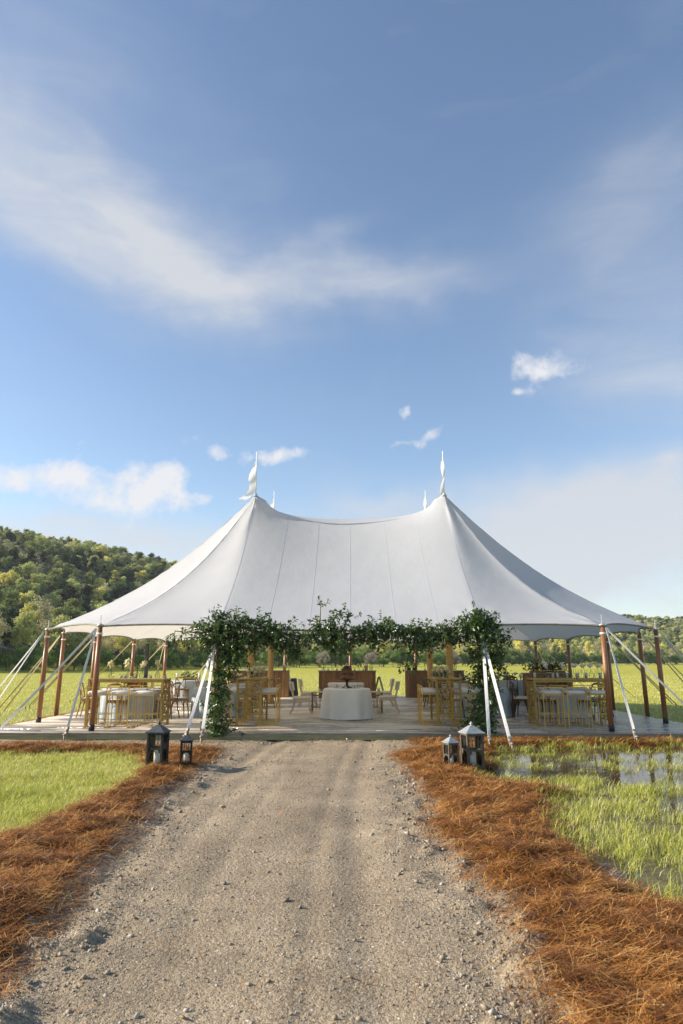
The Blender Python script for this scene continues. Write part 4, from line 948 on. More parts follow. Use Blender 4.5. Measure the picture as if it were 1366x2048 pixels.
def bud_vase(xyz, label, group, blooms=1, cream=True, sc=1.0):
    t = empty('bud_vase', xyz, rnd.uniform(0, 6)); tag(t, label, 'vase', group)
    m_ = MB(); m_.lathe([(r_*sc, z*sc) for r_, z in ((.03, .003), (.052, .03), (.055, .06), (.04, .10), (.02, .13), (.018, .17), (.024, .18))], 14, cap=False); m_.build('glass', M['glass'], t, True)
    for b in range(blooms):
        a = rnd.uniform(0, 6.28); x, y = .05*sc*math.cos(a)*(b > 0 or .4), .05*sc*math.sin(a); z = (.22+.05*b)*sc
        m_ = MB(); m_.tube([(0, 0, .03), (x*.4, y*.4, z*.7), (x, y, z)], .003, 5); m_.build('stem', M['stem'], t)
        m_ = MB(); m_.ball((x, y, z+.03*sc), .05*sc, 8, (1, 1, .8), .12)
        for q in range(10):
            c = Vector((rnd.gauss(0, 1), rnd.gauss(0, 1), rnd.gauss(.3, 1))).normalized(); m_.leaf(Vector((x, y, z+.03*sc))+c*.04*sc, c+Vector((0, 0, .4)), Vector((rnd.random(), rnd.random(), 1)), .04*sc, .045*sc)
        m_.build('bloom', M['bloom_cream'] if cream else M['bloom'], t)
    return t
def votive(xyz, label, group, h=.09, r_=.035):
    t = empty('candle_glass', xyz); tag(t, label, 'candle', group)
    m_ = MB(); m_.lathe([(r_, .002), (r_*1.05, h)], 14, cap=False); m_.build('glass', M['glass'], t, True)
    m_ = MB(); m_.lathe([(r_*.85, .004), (r_*.85, h*.62), (.004, h*.63)], 12); m_.tube([(0, 0, h*.62), (0, 0, h*.72)], .002, 4); m_.build('wax', M['wax'], t, True)
    return t
def pillar(xyz, label, group, h=.2, r_=.04):
    t = empty('pillar_candle', xyz); tag(t, label, 'candle', group)
    m_ = MB(); m_.lathe([(r_*1.3, .0), (r_*1.3, .012), (r_*.4, .02), (r_*.4, .07), (r_*1.3, .085)], 14); m_.build('holder', M['gold_old'], t, True)
    m_ = MB(); m_.lathe([(r_, .086), (r_, .086+h), (r_*.8, .09+h), (.004, .08+h)], 14); m_.tube([(0, 0, .08+h), (0, 0, .105+h)], .002, 4); m_.build('wax', M['wax'], t, True)
    return t
def bouquet(xyz, label, vh, vr, R_, nb, mt, group=None, leafy=30, name='hydrangea_bouquet', glass=True, up=.7):
    t = empty(name, xyz); tag(t, label, 'flowers', group)
    m_ = MB(); m_.lathe([(vr*.9, .002), (vr, vh*.5), (vr*1.05, vh)], 18, cap=not glass); m_.build('vase', M['glass'] if glass else M['terracotta'], t, True)
    m_ = MB()
    for k in range(7):
        a = k*.9; m_.tube([(vr*.5*math.cos(a), vr*.5*math.sin(a), .02), (-vr*.3*math.cos(a), -vr*.3*math.sin(a), vh), (-R_*.5*math.cos(a), -R_*.5*math.sin(a), vh+R_*.7)], .005, 5)
    m_.build('stems', M['stem'], t)
    c0 = Vector((0, 0, vh+R_*up)); br = R_*.42
    for k in range(nb):
        ph = math.acos(1-1.45*(k+.5)/nb); a = k*2.4; c = c0+Vector((math.sin(ph)*math.cos(a), math.sin(ph)*math.sin(a), math.cos(ph)))*R_*.68
        m_ = MB(); m_.ball(c, br*.86, 10, jit=.1)
        for q in range(34):
            d = Vector((rnd.gauss(0, 1), rnd.gauss(0, 1), rnd.gauss(0, 1))).normalized(); n_ = d.cross(Vector((rnd.random(), rnd.random(), rnd.random()))).normalized()
            m_.leaf(c+d*br*.86, n_+d*.5, d, br*.42, br*.42)
        m_.build('bloom', mt, t)
    m_ = MB()
    for k in range(leafy):
        a = rnd.uniform(0, 6.28); d = Vector((math.cos(a), math.sin(a), rnd.uniform(-.5, .9))); m_.leaf(c0+d*R_*rnd.uniform(.35, .8), d+Vector((0, 0, rnd.uniform(-.4, .3))), Vector((rnd.gauss(0, .5), rnd.gauss(0, .5), 1)), R_*.55, R_*.28)
    m_.build('leaves', M['leaf_small'], t)
    return t
def greens(xyz, label, L_, W_, H_, n, nb, rz=0, name='greenery_centrepiece', group=None, mt='bloom'):
    t = empty(name, xyz, rz); tag(t, label, 'flowers', group)
    m_ = MB(); m_.box((0, 0, .035), (L_*.7, W_*.6, .07), bev=.01); m_.build('trough', M['bent'], t)
    m_ = MB()
    for k in range(n):
        x = rnd.gauss(0, .3)*L_; y = rnd.gauss(0, .3)*W_; z = .07+abs(rnd.gauss(0, .45))*H_; d = Vector((rnd.gauss(0, 1), rnd.gauss(0, 1), rnd.gauss(.6, .7)))
        m_.leaf((x, y, z), d, Vector((rnd.gauss(0, .6), rnd.gauss(0, .6), 1)), rnd.uniform(.06, .13), rnd.uniform(.03, .055))
    m_.build('leaves', M['leaf_small'], t)
    for k in range(nb):
        m_ = MB(); c = (rnd.uniform(-.4, .4)*L_, rnd.uniform(-.3, .3)*W_, .1+rnd.uniform(.3, .9)*H_); m_.ball(c, rnd.uniform(.035, .055), 8, jit=.15); m_.build('bloom', M[mt], t)
    return t

# ------------------------------------------------------------------ gold bar tables and their stools
stool0 = make_stool(); used = []
def stool(x, y, deg, label, group):
    o = stool0 if not used else copy_tree(stool0); used.append(1); o['label'] = label; o['group'] = group
    return place(o, xy=(x, y), deg=deg)
TW = 1.78
def bar_set(cx, cy, deg, table_label, sides, ends, group):
    tb = make_bar_table(TW, table_label); place(tb, xy=(cx, cy), deg=deg); a = R(deg)
    for s_, lab in ((-1, sides[0]), (1, sides[1])):
        for k in (-1, 0, 1):
            lx, ly = k*.54, s_*.40
            stool(cx+lx*math.cos(a)-ly*math.sin(a), cy+lx*math.sin(a)+ly*math.cos(a), deg+(0 if s_ < 0 else 180)+rnd.uniform(-4, 4), 'gold bar stool, '+ends[k+1]+', '+lab, group)
def mid(pa, pb): return (gp(*pa, DZ)+gp(*pb, DZ))/2
BL = mid((165, 1453), (325, 1453)); BR = mid((1068, 1452), (1228, 1452))
E_L = ('at the corner-pole end', 'middle of three', 'at the leafy-column end')
bar_set(BL.x+.02, BL.y+.28, -2, 'long gold fretwork bar table set with cream bud vases', ('gravel side of the bud-vase bar table', 'blue-table side of the bud-vase bar table'), E_L, 'stools at the bud-vase bar table')
bar_set(BR.x+.0, BR.y+.30, 2, 'long gold fretwork bar table crowded with clear glass vases on wet planks', ('flooded side of the glass-vase bar table', 'blue-table side of the glass-vase bar table'), E_L[::-1], 'stools at the glass-vase bar table')
CL = mid((478, 1452), (512, 1452)); CR = mid((884, 1452), (918, 1452))
E_C = ('at the gravel end', 'middle of three', 'at the far end')
bar_set(CL.x-.02, CL.y+.93, 92, 'gold fretwork bar table end-on beside the leafy column with white straps', ('aisle side of the hydrangea bar by white straps', 'leafy side of the hydrangea bar by white straps'), E_C, 'stools at the bar table by the white straps')
bar_set(CR.x+.02, CR.y+.93, 88, 'gold fretwork bar table end-on beside the leafy column with cream straps', ('leafy side of the hydrangea bar by cream straps', 'aisle side of the hydrangea bar by cream straps'), E_C, 'stools at the bar table by the cream straps')
TZ = DZ+1.061
for k, (dx, nb) in enumerate(((-.42, 2), (-.03, 3), (.30, 2), (.66, 2))): bud_vase((BL.x+dx, BL.y+.24+.04*(k % 2), TZ), 'round glass bud vase with cream blooms on the long gold bar table', 'cream bud vases on the bar table', nb, True, 1.15)
for dx in (-.22, -.12, .12, .47, .82): votive((BL.x+dx, BL.y+.34+rnd.uniform(-.05, .05), TZ), 'small clear votive glass among the cream bud vases', 'votives among the cream bud vases', .10, .036)
for k, dx in enumerate((-.48, -.12, .14, .36, .58, .72)): bud_vase((BR.x+dx, BR.y+.27+.05*(k % 2), TZ), 'clear glass bud vase with pale bloom on the bar table over wet planks', 'pale bud vases on the bar table', 1+(k == 0), False, 1.15)
for dx in (-.74, -.30, -.22, .02, .25, .47, .8): votive((BR.x+dx, BR.y+.33+rnd.uniform(-.08, .08), TZ), 'tall clear candle cylinder on the bar table over wet planks', 'candle cylinders on the bar table', .2, .035)
for (C_, lab, grp, sg) in ((CL, 'low glass cube of cream hydrangeas on bar table by the white straps', 'hydrangea cubes by the white straps', 1), (CR, 'low glass cube of cream hydrangeas on bar table by the cream straps', 'hydrangea cubes by the cream straps', -1)):
    for k in range(3): bouquet((C_.x+(.02+.05*k)*sg, C_.y+.42+.42*k, TZ), lab, .10, .06, .13, 7, M['bloom_cream'], grp, 8, up=.45)
    pillar((C_.x-.12*sg, C_.y+1.15, TZ), 'white pillar candle on '+lab.split(' on ')[1], None, .16, .035)

# ------------------------------------------------------------------ cake table and lounge
CT = gp(694, 1437, DZ); CT.y += .12
ct = make_round_table(.60, .76, M['white_cloth'], 'round cake table under a draped white cloth in the aisle', None, 7, .085, 'cake_table'); place(ct, xy=(CT.x, CT.y))
cz = DZ+.765; ck = empty('cake_stand', (CT.x, CT.y, cz)); tag(ck, 'dark pedestal cake stand on the white cloth', 'cake stand')
m_ = MB(); m_.lathe([(.13, 0), (.13, .015), (.09, .03), (.035, .06), (.03, .15), (.06, .19), (.17, .205), (.235, .21), (.24, .225), (.0, .226)], 28); m_.build('pedestal', M['black'], ck, True)
m_ = MB(); m_.lathe([(.155, .001), (.155, .012), (.0, .013)], 24, cap=False); m_.build('doily', M['stem'], ck, True); ck.children[-1].location.z = 0
cake = empty('chocolate_cake', (CT.x, CT.y, cz+.227)); tag(cake, 'two-tier caramel cake with dripping chocolate on a dark stand', 'cake')
for (r_, z0, hh) in ((.15, 0, .15), (.115, .152, .13)):
    m_ = MB(); m_.lathe([(r_, z0), (r_*1.01, z0+hh*.5), (r_, z0+hh)], 28); tier = m_.build('tier', M['sponge'], cake, True)
    m_ = MB(); m_.lathe([(r_*1.03, z0+hh-.012), (r_*1.04, z0+hh), (r_*.98, z0+hh+.012), (0, z0+hh+.014)], 28, cap=False)
    for k in range(22):
        a = 2*math.pi*k/22; L_ = rnd.uniform(.03, .09); m_.tube([(r_*1.02*math.cos(a), r_*1.02*math.sin(a), z0+hh), (r_*1.035*math.cos(a), r_*1.035*math.sin(a), z0+hh-L_)], [.014, .009], 6)
    m_.build('chocolate_drip', M['choc'], tier, True)
m_ = MB()
for k in range(12): a = k*.55; m_.ball((.075*math.cos(a)*(k % 3+1)/3, .075*math.sin(a)*(k % 3+1)/3, .305+rnd.uniform(0, .02)), rnd.uniform(.022, .034), 7)
m_.build('chocolate_truffles', M['choc'], cake, True)
for k, (dx, dy) in enumerate(((-.30, -.16), (-.25, .12), (-.03, -.33), (.24, -.12), (.32, .05), (.16, -.30))): votive((CT.x+dx, CT.y+dy, cz), 'white votive cup on the cake table cloth', 'votive cups on the cake table', .085, .034)
def side_table(x, y, label):
    t = empty('bamboo_side_table', (x, y, DZ)); tag(t, label, 'table', 'bamboo side tables'); w, h = .24, .58
    m_ = MB(); m_.box((0, 0, h-.012), (2*w+.04, 2*w+.04, .024), bev=.004); m_.build('table_top', M['cream_wood'], t)
    for sx in (-1, 1):
        for sy in (-1, 1): m_ = MB(); m_.tube([(sx*w, sy*w, 0), (sx*w, sy*w, h-.024)], .016, 8); m_.build('leg', M['bent'], t, True)
    m_ = MB()
    for z in (.13, .47):
        for s_ in (-1, 1): m_.tube([(-w, s_*w, z), (w, s_*w, z)], .011, 6); m_.tube([(s_*w, -w, z+.002), (s_*w, w, z+.002)], .011, 6)
    for q in (-.1, 0, .1): m_.tube([(q, -w, .14), (q, -w, .46)], .007, 6); m_.tube([(-w, q, .14), (-w, q, .46)], .007, 6); m_.tube([(w, q, .14), (w, q, .46)], .007, 6)
    m_.build('lattice', M['bent'], t, True)
    return t
S1 = gp(640, 1425, DZ); S2 = gp(748, 1425, DZ)
side_table(S1.x, S1.y+.25, 'bamboo side table between cake table and cream chairs, near white-strapped column'); side_table(S2.x, S2.y+.25, 'bamboo side table between cake table and cream chairs, near cream-strapped column')
for S_, lab in ((S1, 'white candle cup on the bamboo table near the white-strapped column'), (S2, 'white candle cup on the bamboo table near the cream-strapped column')):
    for k in range(3): votive((S_.x+rnd.uniform(-.17, .17), S_.y+.1+.14*k, DZ+.582), lab, lab.replace('cup', 'cups'), .11, .035)
kl = make_klismos(); KL = [kl]+[copy_tree(kl) for _ in range(3)]
for o, (px, py, dg, lab) in zip(KL, ((603, 1428, -88, 'cream klismos chair facing the bamboo table, front of the pair toward the left-hand cedar bar'), (617, 1413, -80, ''), (776, 1425, 84, ''), (768, 1412, 92, ''))): place(o, px, py, dg)
for o, lab in zip(KL, ('cream klismos chair nearest the gravel, white-strapped column side of the lounge', 'cream klismos chair nearest the bars, white-strapped column side of the lounge', 'cream klismos chair nearest the gravel, cream-strapped column side of the lounge', 'cream klismos chair nearest the bars, cream-strapped column side of the lounge')): o['label'] = lab; o['group'] = 'cream lounge chairs'
OT = gp(693, 1398, DZ); OT.y = 22.0
ot = empty('upholstered_bench', (OT.x, OT.y, DZ)); tag(ot, 'boxy cream upholstered bench used as a coffee table behind the cake', 'bench')
m_ = MB(); m_.box((0, 0, .28), (1.06, .5, .40), bev=.025); m_.build('seat', M['cream'], ot, True, 50)
for sx in (-1, 1):
    for sy in (-1, 1): m_ = MB(); m_.box((sx*.47, sy*.19, .045), (.05, .05, .09)); m_.build('leg', M['bent'], ot)
for k in range(4): votive((OT.x-.36+.24*k, OT.y+rnd.uniform(-.12, .12), DZ+.481), 'white cup on the cream upholstered bench', 'cups on the cream bench', .07, .045)
SE = empty('settee', (OT.x, 24.0, DZ), math.pi); tag(SE, 'wood-framed settee with white cushion in front of the middle bar', 'settee')
for sx in (-1, 1):
    for sy in (-1, 1): m_ = MB(); m_.box((sx*.68, sy*.26, .31), (.05, .05, .62)); m_.build('leg', M['bar_wood'], SE)
    m_ = MB(); m_.box((sx*.68, 0, .64), (.06, .6, .035)); m_.build('arm', M['bar_wood'], SE)
m_ = MB(); m_.box((0, -.26, .80), (1.41, .04, .06)); m_.box((0, -.26, .60), (1.31, .03, .05))
for k in range(3): m_.box((-.44+.44*k, -.26, .70), (.03, .028, .15))
for sx in (-1, 1): m_.box((sx*.68, -.262, .72), (.05, .045, .19))
m_.build('back_frame', M['bar_wood'], SE)
m_ = MB(); m_.box((0, 0, .30), (1.3, .5, .06)); m_.build('seat_frame', M['bar_wood'], SE)
m_ = MB(); m_.box((0, .01, .41), (1.29, .52, .15), bev=.04); m_.build('cushion', M['cushion'], SE, True, 60)
m_ = MB(); m_.box((0, -.19, .62), (1.25, .11, .24), bev=.04); m_.build('back_cushion', M['cushion'], SE, True, 60)

# ------------------------------------------------------------------ slatted bars
def slat_bar(px0, px1, py, label, n=17, depth=.62, h=1.08, Lset=None, deg=0, yoff=0, mt='bar_wood'):
    a, b = gp(px0, py, DZ), gp(px1, py, DZ); c = (a+b)/2; L_ = Lset or (b-a).length
    t = empty('slatted_bar', (c.x, c.y+depth/2+yoff, DZ), R(deg)); tag(t, label, 'bar counter', 'slatted bars')
    m_ = MB(); m_.box((0, 0, h/2-.01), (L_-.05, depth-.05, h-.06)); m_.build('carcass', M['bent_dark'], t)
    w = L_/n; me = None
    for side in (-1, 1):
        for k in range(n):
            m_ = MB(); z = rnd.uniform(-.004, .004); m_.box((-L_/2+(k+.5)*w, side*(depth/2-.012+z*.5), (h-.05)/2+.005), (w-.008, .024, h-.055), bev=.004); m_.build('slat', M[mt], t)
    nd = max(4, round(depth/w)); w2 = (depth-.05)/nd
    for sx in (-1, 1):
        for k in range(nd):
            m_ = MB(); m_.box((sx*(L_/2-.012), -depth/2+.025+(k+.5)*w2, (h-.05)/2+.005), (.022, w2-.008, h-.055), bev=.004); m_.build('slat', M[mt], t)
    m_ = MB(); m_.box((0, 0, h-.02), (L_+.05, depth+.06, .04), bev=.005); m_.build('counter_top', M['bar_top'], t)
    return t
b1 = slat_bar(460, 576, 1395, 'cedar slatted bar behind the rope-wrapped mast, nearest the white-strapped column')
b2 = slat_bar(637, 752, 1396, 'cedar slatted bar with two tall hydrangea bouquets behind the settee')
b3 = slat_bar(813, 930, 1395, 'dark cedar slatted bar with one hydrangea bouquet, nearest the cream-strapped column')
b4 = slat_bar(1051, 1120, 1409, 'walnut slatted counter heaped with greenery behind the glass-vase bar table', 14, .62, 1.06, 1.55, 0)
b4.location = gp(1056, 1410, DZ)+Vector((.78, .32, 0)); b4.rotation_euler.z = R(-3)
def top_of(b, lx, ly=0): return (b.location.x+lx, b.location.y+ly, DZ+1.081)
bouquet(top_of(b2, -.98, -.05), 'tall white hydrangea bouquet at the settee bar end without the terracotta pot', .26, .075, .29, 13, M['bloom'], None)
bouquet(top_of(b2, .98, -.05), 'tall white hydrangea bouquet beside the terracotta pot on the settee bar', .24, .075, .29, 13, M['bloom'], None)
bouquet(top_of(b3, .88, .05), 'grey white hydrangea bouquet in glass on the dark cedar bar', .22, .075, .27, 12, M['bloom'], None)
for b, lx, lab in ((b1, 1.0, 'small terracotta pot of white flowers on the bar behind the mast'), (b2, .78, 'small terracotta pot of white flowers beside a tall bouquet'), (b3, .66, 'small terracotta pot of white flowers on the dark cedar bar')):
    bouquet(top_of(b, lx, -.05), lab, .12, .065, .09, 6, M['bloom'], None, 6, 'flower_pot', False, .4)
for k in range(9):
    x, y, z = top_of(b2, -.78+.18*k, -.2+rnd.uniform(-.04, .04))
    if k % 3 == 1: bud_vase((x, y, z), 'small clear bud vase in the row along the settee bar', 'bud vases along the settee bar', 1, True, .9)
    else: votive((x, y, z), 'small drinks glass in the row along the settee bar', 'glasses along the settee bar', .12, .035)
for b, nm in ((b1, 'the bar behind the mast'), (b3, 'the dark cedar bar')):
    for k in range(4): votive(top_of(b, -.7+.3*k+rnd.uniform(-.06, .06), .05), 'small drinks glass standing on '+nm, 'glasses on '+nm, .11, .035)
for k, lx in enumerate((-1.05, -.82)):
    t = empty('herb_trough', top_of(b3, lx, 0)); tag(t, 'small black planter of trailing vine on the dark cedar bar', 'planter', 'black planters on the dark bar')
    m_ = MB(); m_.box((0, 0, .06), (.16, .14, .12), bev=.008); m_.build('pot', M['black'], t); m_ = MB()
    for q in range(60): m_.leaf((rnd.gauss(0, .07), rnd.gauss(0, .06), .12+abs(rnd.gauss(0, .08))), (rnd.gauss(0, 1), rnd.gauss(0, 1), rnd.gauss(.4, .7)), (rnd.random(), rnd.random(), 1), .07, .035)
    m_.build('leaves', M['leaf_small'], t)
greens((b4.location.x-.30, b4.location.y, DZ+1.061), 'mound of mixed greenery and white blooms on the walnut counter', .75, .4, .34, 420, 8, name='greenery_mound')
greens((b4.location.x+.42, b4.location.y, DZ+1.061), 'second mound of greenery beside the crate on the walnut counter', .6, .4, .34, 340, 7, name='greenery_mound')
cr_ = empty('drinks_crate', (b4.location.x+.08, b4.location.y+.1, DZ+1.061)); tag(cr_, 'dark wooden crate half hidden in greenery on the walnut counter', 'crate')
for k in range(4): m_ = MB(); m_.box((0, -.09, .04+.075*k), (.34, .016, .06)); m_.build('slat', M['bent_dark'], cr_); m_ = MB(); m_.box((0, .09, .04+.075*k), (.34, .016, .06)); m_.build('slat', M['bent_dark'], cr_)
for sx in (-1, 1): m_ = MB(); m_.box((sx*.178, 0, .15), (.016, .2, .3)); m_.build('end_board', M['bent_dark'], cr_)
# bins and sign by the bars
def draped_bin(x, y, label, lean=.0):
    t = empty('draped_bin', (x, y, DZ)); tag(t, label, 'bin', None); m_ = MB(); n = 28; vs_ = []
    for (r_, z) in ((0, .74), (.15, .74), (.165, .72), (.19, .4), (.235, .02)):
        for k in range(n): a = 2*math.pi*k/n; q = 1+.07*math.sin(7*a)*(1-z/.74); vs_.append((r_*q*math.cos(a), r_*q*math.sin(a), z))
    m_.add(vs_, [(i*n+k, (i+1)*n+k, (i+1)*n+(k+1) % n, i*n+(k+1) % n) for i in range(4) for k in range(n)]); m_.build('cover', M['grey_cloth'], t, True)
    m_ = MB(); m_.lathe([(.12, .0), (.13, .70), (.11, .705)], 18); m_.build('bin_body', M['black'], t, True)
p = gp(584, 1393, DZ); draped_bin(p.x, p.y+.35, 'charcoal draped bin beside the bar behind the rope-wrapped mast')
sg = empty('easel_sign', (gp(759, 1391, DZ).x, gp(759, 1391, DZ).y+.25, DZ), R(80)); tag(sg, 'black folding board standing beside the settee bar', 'sign board')
for s_ in (-1, 1):
    m_ = MB(); m_.bar((0, s_*.22, 0), (0, s_*.02, .78), .46, .02, up=(0, 1, .2)); m_.build('panel', M['black'], sg)
m_ = MB(); m_.tube([(-.2, 0, .785), (.2, 0, .785)], .012, 6); m_.build('hinge', M['steel'], sg)

# ------------------------------------------------------------------ guest tables and chairs
def guest(px, py, R_, label, dy=0):
    t = make_round_table(R_, .75, M['blue_cloth'], label, 'blue-clothed round tables', 15, .05); p = gp(px, py, DZ); t.location = (p.x, p.y+R_+dy, DZ); return t
T1 = guest(240, 1439, .72, 'dusty blue round table beside the column speaker, behind the bud-vase bar table')
T2 = guest(366, 1404, .78, 'dusty blue round table set with two white pillar candles near the meadow')
T3 = guest(428, 1436, .70, 'dusty blue round table right behind the white-strapped leafy column')
T4 = guest(466, 1417, .70, 'dusty blue round table with long wooden trough of flowers near the mast')
T5 = guest(1140, 1437, .72, 'dusty blue round table behind the glass-vase bar table')
T6 = guest(1030, 1404, .78, 'dusty blue round table between walnut counter and the meadow')
T7 = guest(976, 1436, .70, 'dusty blue round table right behind the cream-strapped leafy column')
T8 = guest(936, 1417, .70, 'dusty blue round table behind the hydrangea bar table by cream straps')
chA = make_cross_chair(M['bent']); chB = make_cross_chair(M['bent_dark']); uA = []; uB = []
def chair(px, py, deg, label, dark=False, xy=None):
    src, u = (chB, uB) if dark else (chA, uA)
    o = src if not u else copy_tree(src); u.append(1); o['label'] = label; o['group'] = 'cross-back chairs'
    return place(o, px, py, deg, xy)
def seat_at(T, ang, dist, label, dark=False, turn=0):
    """chair round table T at bearing ang (degrees, 0 = +X, 90 = away), facing the table"""
    a = R(ang); x = T.location.x+dist*math.cos(a); y = T.location.y+dist*math.sin(a)
    return chair(0, 0, ang+90+turn, label, dark, (x, y))
seat_at(T1, 178, 1.08, 'brown cross-back chair at the speaker table, on the meadow side', turn=8)
seat_at(T1, 268, .92, 'brown cross-back chair wedged between speaker table and bud-vase bar table')
seat_at(T1, 350, 1.05, 'brown cross-back chair at the speaker table, on the aisle side', turn=-6)
seat_at(T1, 60, 1.10, 'brown cross-back chair on the far side of the speaker table')
seat_at(T2, 270, 1.06, 'brown cross-back chair with its back toward the gravel at the pillar-candle table')
seat_at(T2, 190, 1.12, 'brown cross-back chair at the pillar-candle table, side facing the column speaker')
seat_at(T2, 335, 1.12, 'brown cross-back chair at the pillar-candle table, side facing the cedar bar')
seat_at(T3, 196, 1.10, 'brown cross-back chair angled beside the straps at the leafy-column table', turn=14)
seat_at(T3, 330, 1.05, 'brown cross-back chair between leafy-column table and hydrangea bar stools')
seat_at(T4, 330, 1.10, 'brown cross-back chair at the flower-trough table, facing away from the aisle')
seat_at(T4, 20, 1.10, 'brown cross-back chair at the flower-trough table, near the rope-wrapped mast')
seat_at(T4, 270, 1.02, 'brown cross-back chair between the flower-trough and leafy-column tables')
seat_at(T4, 180, 1.06, 'brown cross-back chair at the flower-trough table, side facing the pillar-candle table')
seat_at(T7, 342, 1.04, 'dark cross-back chair beside the cream straps, front of an overlapping pair', True)
seat_at(T7, 12, 1.16, 'dark cross-back chair beside the cream straps, rear of an overlapping pair', True)
seat_at(T7, 210, 1.04, 'dark cross-back chair between the cream-strapped column table and gold stools', True)
seat_at(T6, 262, 1.08, 'dark cross-back chair with its back toward the gravel near the walnut counter', True)
seat_at(T6, 90, 1.08, 'dark cross-back chair on the meadow side of the walnut counter table', True)
seat_at(T6, 200, 1.10, 'dark cross-back chair between walnut counter table and leafy column', True)
seat_at(T8, 205, 1.12, 'dark cross-back chair standing out toward the aisle by the dark cedar bar', True)
seat_at(T8, 150, 1.12, 'dark cross-back chair in front of the dark cedar bar and its mast', True)
seat_at(T8, 30, 1.08, 'dark cross-back chair between the dark cedar bar and leafy column', True)
seat_at(T8, 275, 1.02, 'dark cross-back chair between two blue tables behind the cream-strapped column', True)
seat_at(T5, 180, 1.04, 'dark cross-back chair at the glass-vase corner, beside the walnut counter', True)
seat_at(T5, 232, .98, 'dark cross-back chair behind the glass-vase stools, nearer the walnut counter', True)
seat_at(T5, 300, .98, 'dark cross-back chair behind the glass-vase stools, nearer the wet deck corner', True)
seat_at(T5, 2, 1.06, 'dark cross-back chair at the glass-vase corner, facing away from the meadow', True)
seat_at(T5, 80, 1.06, 'dark cross-back chair on the far side of the glass-vase corner table', True)
tz = DZ+.7535
for T, lab in ((T2, 'flower trough between two pillar candles on a dusty blue table'), (T4, 'long wooden trough of white flowers near the mast'), (T6, 'low greenery on the blue table beside the walnut counter'), (T5, 'low greenery on the blue table behind the glass vases'), (T1, 'low greenery on the blue table beside the column speaker'), (T8, 'low greenery on the blue table by the dark cedar bar')):
    greens((T.location.x, T.location.y, tz), lab, .62, .26, .22, 150, 6, rnd.uniform(-.2, .2), mt='bloom_cream' if T in (T2, T4) else 'bloom')
for T, lab in ((T2, 'white pillar candle beside the flower trough on the blue table near the meadow'), (T4, 'white pillar candle beside the long flower trough near the mast'), (T6, 'white pillar candle on the blue table beside the walnut counter')):
    for dx in (-.42, .42): pillar((T.location.x+dx, T.location.y-.12, tz), lab, lab.replace('candle', 'candles'), .17, .05)

# ------------------------------------------------------------------ band corner
p = gp(288, 1412, DZ); cs = empty('column_speaker', (p.x, p.y, DZ)); tag(cs, 'tall slim black column speaker standing near the blue table', 'speaker')
m_ = MB(); m_.box((0, 0, .22), (.36, .42, .44), bev=.02); m_.build('base', M['black'], cs); m_ = MB(); m_.box((0, 0, 1.24), (.11, .13, 1.58), bev=.015); m_.build('column', M['black'], cs)
m_ = MB(); m_.box((0, -.066, 1.5), (.085, .006, 1.0)); m_.build('grille', M['grey_cloth'], cs)
p = gp(270, 1418, DZ); ms = empty('microphone_stand', (p.x, p.y, DZ)); tag(ms, 'thin black microphone stand wound with a sprig, by the speaker', 'stand')
m_ = MB(); m_.tube([(0, 0, .03), (0, 0, 1.42)], .012, 8); m_.build('pole', M['black'], ms); m_ = MB(); m_.lathe([(.15, 0), (.15, .02), (.03, .04)], 20); m_.build('base', M['black'], ms, True)
m_ = MB(); m_.tube([(0, 0, 1.38), (-.22, 0, 1.52)], .01, 6); m_.ball((-.25, 0, 1.535), .035, 8, (1.4, 1, 1)); m_.build('boom', M['black'], ms, True)
m_ = MB()
for k in range(70): z = rnd.uniform(.55, 1.38); m_.leaf((rnd.gauss(0, .02), rnd.gauss(0, .02), z), (rnd.gauss(0, 1), rnd.gauss(0, 1), rnd.gauss(.2, .6)), (rnd.random(), rnd.random(), 1), .07, .03)
m_.build('leaves', M['leaf_small'], ms)
p = gp(263, 1421, DZ); rc = empty('cool_box', (p.x, p.y+.2, DZ)); tag(rc, 'orange red cool box on a low stool behind the bud-vase table', 'cool box')
m_ = MB(); m_.box((0, 0, .80), (.42, .28, .16), bev=.02); m_.build('body', M['red'], rc); m_ = MB(); m_.box((0, 0, .90), (.44, .30, .04), bev=.01); m_.build('lid', M['red'], rc)
for sx in (-1, 1):
    for sy in (-1, 1): m_ = MB(); m_.bar((sx*.2, sy*.14, 0), (sx*.17, sy*.1, .72), .03, .03); m_.build('leg', M['black'], rc)

